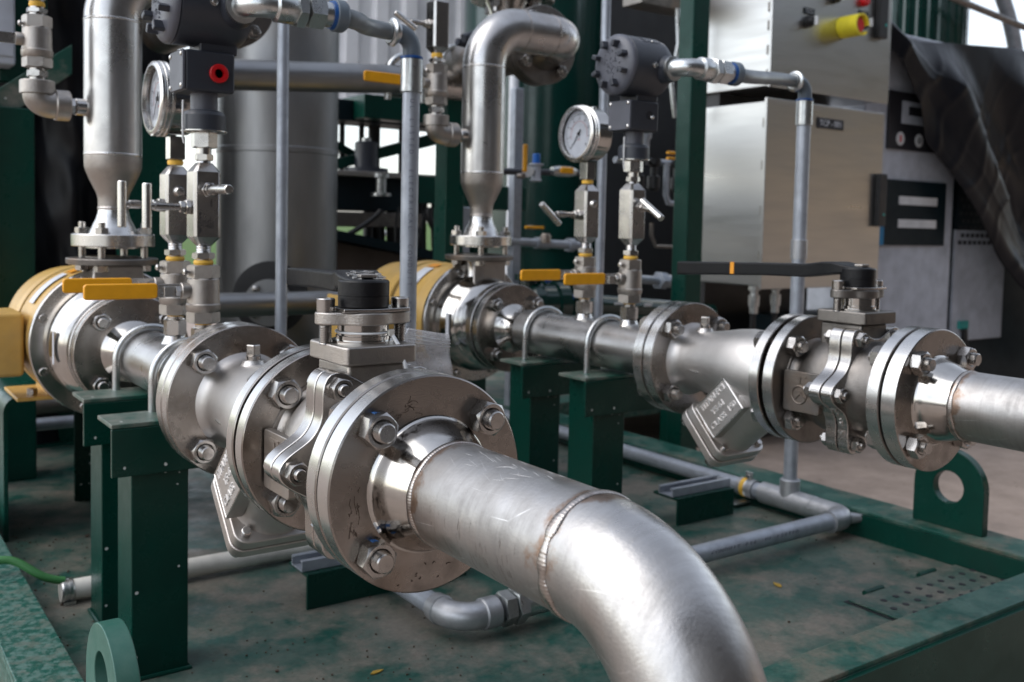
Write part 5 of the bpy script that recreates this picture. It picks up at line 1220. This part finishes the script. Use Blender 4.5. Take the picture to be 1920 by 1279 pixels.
t = thing('junction_cabinet', 'brushed steel lower cabinet tagged TCP - 001, hanging under the control cabinet', 'cabinet', (2.9, 2.2, -.2))
wt(MB().bx(2.585, 3.20, 2.203, 2.50, -.19, .43), 'body', 'cab', t, bev=.004)
wt(MB().bx(2.558, 3.205, 2.188, 2.201, -.198, .437), 'door', 'cab', t, bev=.003)
for z_ in (-.1, .05, .2, .34): wt(MB().cyl((2.570, 2.206, z_), (2.570, 2.206, z_+.03), .007, n=12), 'hinge', 'castd', t)
tg = wt(MB().bx(2.815, 2.960, 2.184, 2.187, .356, .392), 'tag', 'ink', t, bev=.001)
wt(MB().text('TCP - 001', .029, (2.888, 2.1832, .3735), X, Z, .0004), 'tag_writing', 'label', tg)
hl = wt(MB().bx(3.160, 3.206, 2.165, 2.187, .022, .215), 'latch', 'blackp', t, bev=.004)
wt(MB().bx(3.185, 3.195, 2.163, 2.165, .062, .070), 'latch_mark', 'teal', hl)
for k, x in enumerate((2.61, 2.72)):
    gl_ = wt(MB().lathe((x, 2.26, -.191), -Z, [(0, .02), (.015, .02), (.017, .013), (.03, .013), (.032, .019), (.07, .018), (.072, .014), (.095, .014)], 24), 'cable_gland', 'galvs', t, ang=35)
    wt(MB().cyl((x, 2.26, -.28), (x+.01, 2.28, -.7), .009, n=12), 'cable', 'blackp', gl_)
wt(MB().bx(2.62, 3.2, 2.5, 2.54, GZ, .478), 'frame_leg', 'blackp', t)
wt(MB().bx(2.60, 3.22, 2.44, 2.49, .431, .478), 'spacer', 'blackp', t)
wt(MB().bx(2.75, 3.25, 2.28, 2.40, -.60, -.30), 'transformer_box', 'dpanel', t, bev=.005)

# dryer unit
t = thing('air_dryer', 'light grey machine cabinet with dark panel and twin white slots, half under a black tarpaulin', 'machine', (3.75, 2.6, GZ))
wt(MB().bx(3.33, 3.975, 2.36, 2.9, GZ+.05, .80), 'body', 'lgrey', t, bev=.012, seg=3)
wt(MB().bx(3.976, 4.90, 2.42, 2.9, GZ+.02, .78), 'side_body', 'dpanel', t, bev=.01)
pn = wt(MB().bx(3.468, 3.90, 2.350, 2.3598, -.05, .214), 'dark_panel', 'dpanel', t, bev=.002)
wt(MB().bx(3.435, 3.4675, 2.349, 2.3598, -.05, .214), 'cyan_strip', 'cyan', t)
for z_ in (.115, .022): wt(MB().bx(3.56, 3.83, 2.347, 2.3498, z_, z_+.034), 'white_slot', 'white', pn)
cp = wt(MB().bx(3.47, 3.87, 2.350, 2.3598, .335, .565), 'control_panel', 'ink', t, bev=.002)
wt(MB().bx(3.555, 3.72, 2.348, 2.3498, .44, .53), 'display', 'lgrey', cp); wt(MB().bx(3.60, 3.72, 2.3465, 2.3478, .475, .51), 'screen', 'ink', cp)
for x in (3.55, 3.68): wt(MB().lathe((x, 2.3498, .378), -Y, [(0, .027), (.003, .027)], 28), 'round_button', 'white', cp)
wt(MB().bx(3.545, 3.555, 2.3455, 2.3466, .365, .391), 'red_symbol', 'red', cp); wt(MB().torus((3.68, 2.3458, .378), Y, .010, .002, 24, 6), 'dark_symbol', 'ink', cp)
gp = wt(MB().bx(4.08, 4.50, 2.405, 2.4195, -.475, .02), 'lower_panel', 'lgrey', t, bev=.003)
for i in range(8):
    for j in range(7): 
        pass
gr = MB()
for i in range(9):
    for j in range(9): gr.bx(4.10+i*.040+(j % 2)*.02, 4.126+i*.040+(j % 2)*.02, 2.403, 2.4048, -.045+j*.032, -.045+j*.032+.018)
wt(MB().bx(4.08, 4.50, 2.406, 2.4195, .021, .30), 'grille', 'dpanel', t, bev=.002)
q = wt(gr, 'grille_slots', 'ink', t)
wt(MB().bx(4.125, 4.20, 2.395, 2.4045, -.42, -.385), 'teal_tag', 'teal', gp); wt(MB().cyl((4.16, 2.39, -.42), (4.17, 2.39, -.52), .014, n=12), 'cable_plug', 'blackp', gp)
# tarpaulin over the machine
import bisect
def lerp(tab, x):
    xs = [a_[0] for a_ in tab]
    if x <= xs[0]: return tab[0][1]
    if x >= xs[-1]: return tab[-1][1]
    k = bisect.bisect(xs, x)-1; a_, b_ = tab[k], tab[k+1]; return a_[1]+(b_[1]-a_[1])*(x-a_[0])/(b_[0]-a_[0])
topz = [(3.30, .86), (3.40, .80), (3.50, .765), (3.58, .76), (3.83, .785), (4.3, .825), (5.2, .80)]
botz = [(3.30, .73), (3.42, .66), (3.56, .50), (3.62, .37), (3.83, .19), (4.19, -.14), (4.48, -.40), (4.8, -.62), (5.2, -.70)]
def rtarp(i, j):
    x = 3.30+1.75*i; zt_, zb_ = lerp(topz, x), lerp(botz, x)
    if j < .15: k = j/.15; y_ = 2.95-.62*k; z_ = zt_+.03*math.sin(k*3.1)
    else:
        k = (j-.15)/.85; z_ = zt_+(zb_-zt_)*k
        dgl = (x-3.3)*.62+(z_-.8)*.55               # distance across the diagonal folds
        f = .042*math.sin(dgl*13+.6*math.sin(x*3))+.05*mnoise.noise(Vector((x*2.2, z_*2.2, 2)))+.012*math.sin(dgl*34+2*math.sin(z_*4))
        cr = abs(((x*.8+z_*.9)*3.1+.5*mnoise.noise(Vector((x*3, z_*3, 7)))) % 1-.5)      # sharp creases
        f += .010*(1-min(1, cr*4))+.005*(1-min(1, abs(((x*1.5-z_*.6)*4.3+mnoise.noise(Vector((x*4, z_*4, 9)))) % 1-.5)*7))
        y_ = 2.30-.05*k-f*min(1, k*3)
    return V(x, y_, z_)
t = thing('tarpaulin', 'black tarpaulin draped in diagonal folds over the grey machine at the right edge', 'tarpaulin', (4.2, 2.4, .3))
part('sheet', MB().grid(rtarp, 150, 110), 'tarp', t, world=True, solid=.002, ang=70)
# dark green vessel top right, grey arch
t = thing('green_tank', 'dark ribbed green tank behind the tarpaulin at the top right', 'tank', (5.10, 3.4, GZ))
def rib(i, j):
    a_ = 2*math.pi*i; r = .41+.008*(1 if (i*40) % 1 < .5 else 0); return V(5.06+r*math.cos(a_), 3.45+r*math.sin(a_), GZ+3*j)
part('shell', MB().grid(rib, 240, 1), 'gtank', t, world=True, ang=20)
part('rail', MB().cyl((4.60, 2.95, 1.255), (5.52, 2.9, 1.16), .018, n=14), 'castd', t, world=True)
t = thing('grab_rail', 'curved pale grey rail against the sky in the top right corner', 'rail', (5.6, 3.0, .7))
part('tube', MB().tube([(5.05, 3.0, 1.55)]+bez((5.1, 3.0, 1.55), (5.40, 3.0, 1.45), (5.62, 3.0, 1.22), (5.70, 3.0, .75), 24), .040, 24), 'galv', t, world=True)

# ---------------- litter on the deck ----------------
random.seed(21)
def litter(name, lab, cat, x, y, mat, s_=.008, zz=DZ):
    t = MB(); n = 9; pts = [(s_*random.uniform(.5, 1.1)*math.cos(2*math.pi*k/n)*1.5, s_*random.uniform(.4, .9)*math.sin(2*math.pi*k/n)*.7) for k in range(n)]
    t.prism(pts, (0, 0, .0012), X, Y, (0, 0, .0012)); o = part(name, t, mat); o.location = (x, y, zz); o.rotation_euler = (0, 0, random.uniform(0, 3)); tag(o, lab, cat)
litter('dry_leaf', 'small yellow leaf on the deck beside the left edge beam', 'leaf', .322, 1.46, 'leaf', .010)
litter('dry_leaf', 'curled yellow scrap on the deck below the front flange, bottom centre', 'leaf', .62, 1.18, 'leaf', .008)
litter('dry_leaf', 'tiny yellow leaf near the hinged drain plate on the right', 'leaf', 1.36, 1.10, 'leaf', .009)
litter('paper_scrap', 'tiny red scrap on the deck beside the left edge beam', 'scrap', .335, 1.53, 'red', .004)
litter('pebble', 'small dark pebble on the left part of the deck', 'pebble', .42, 2.0, 'grime', .007)
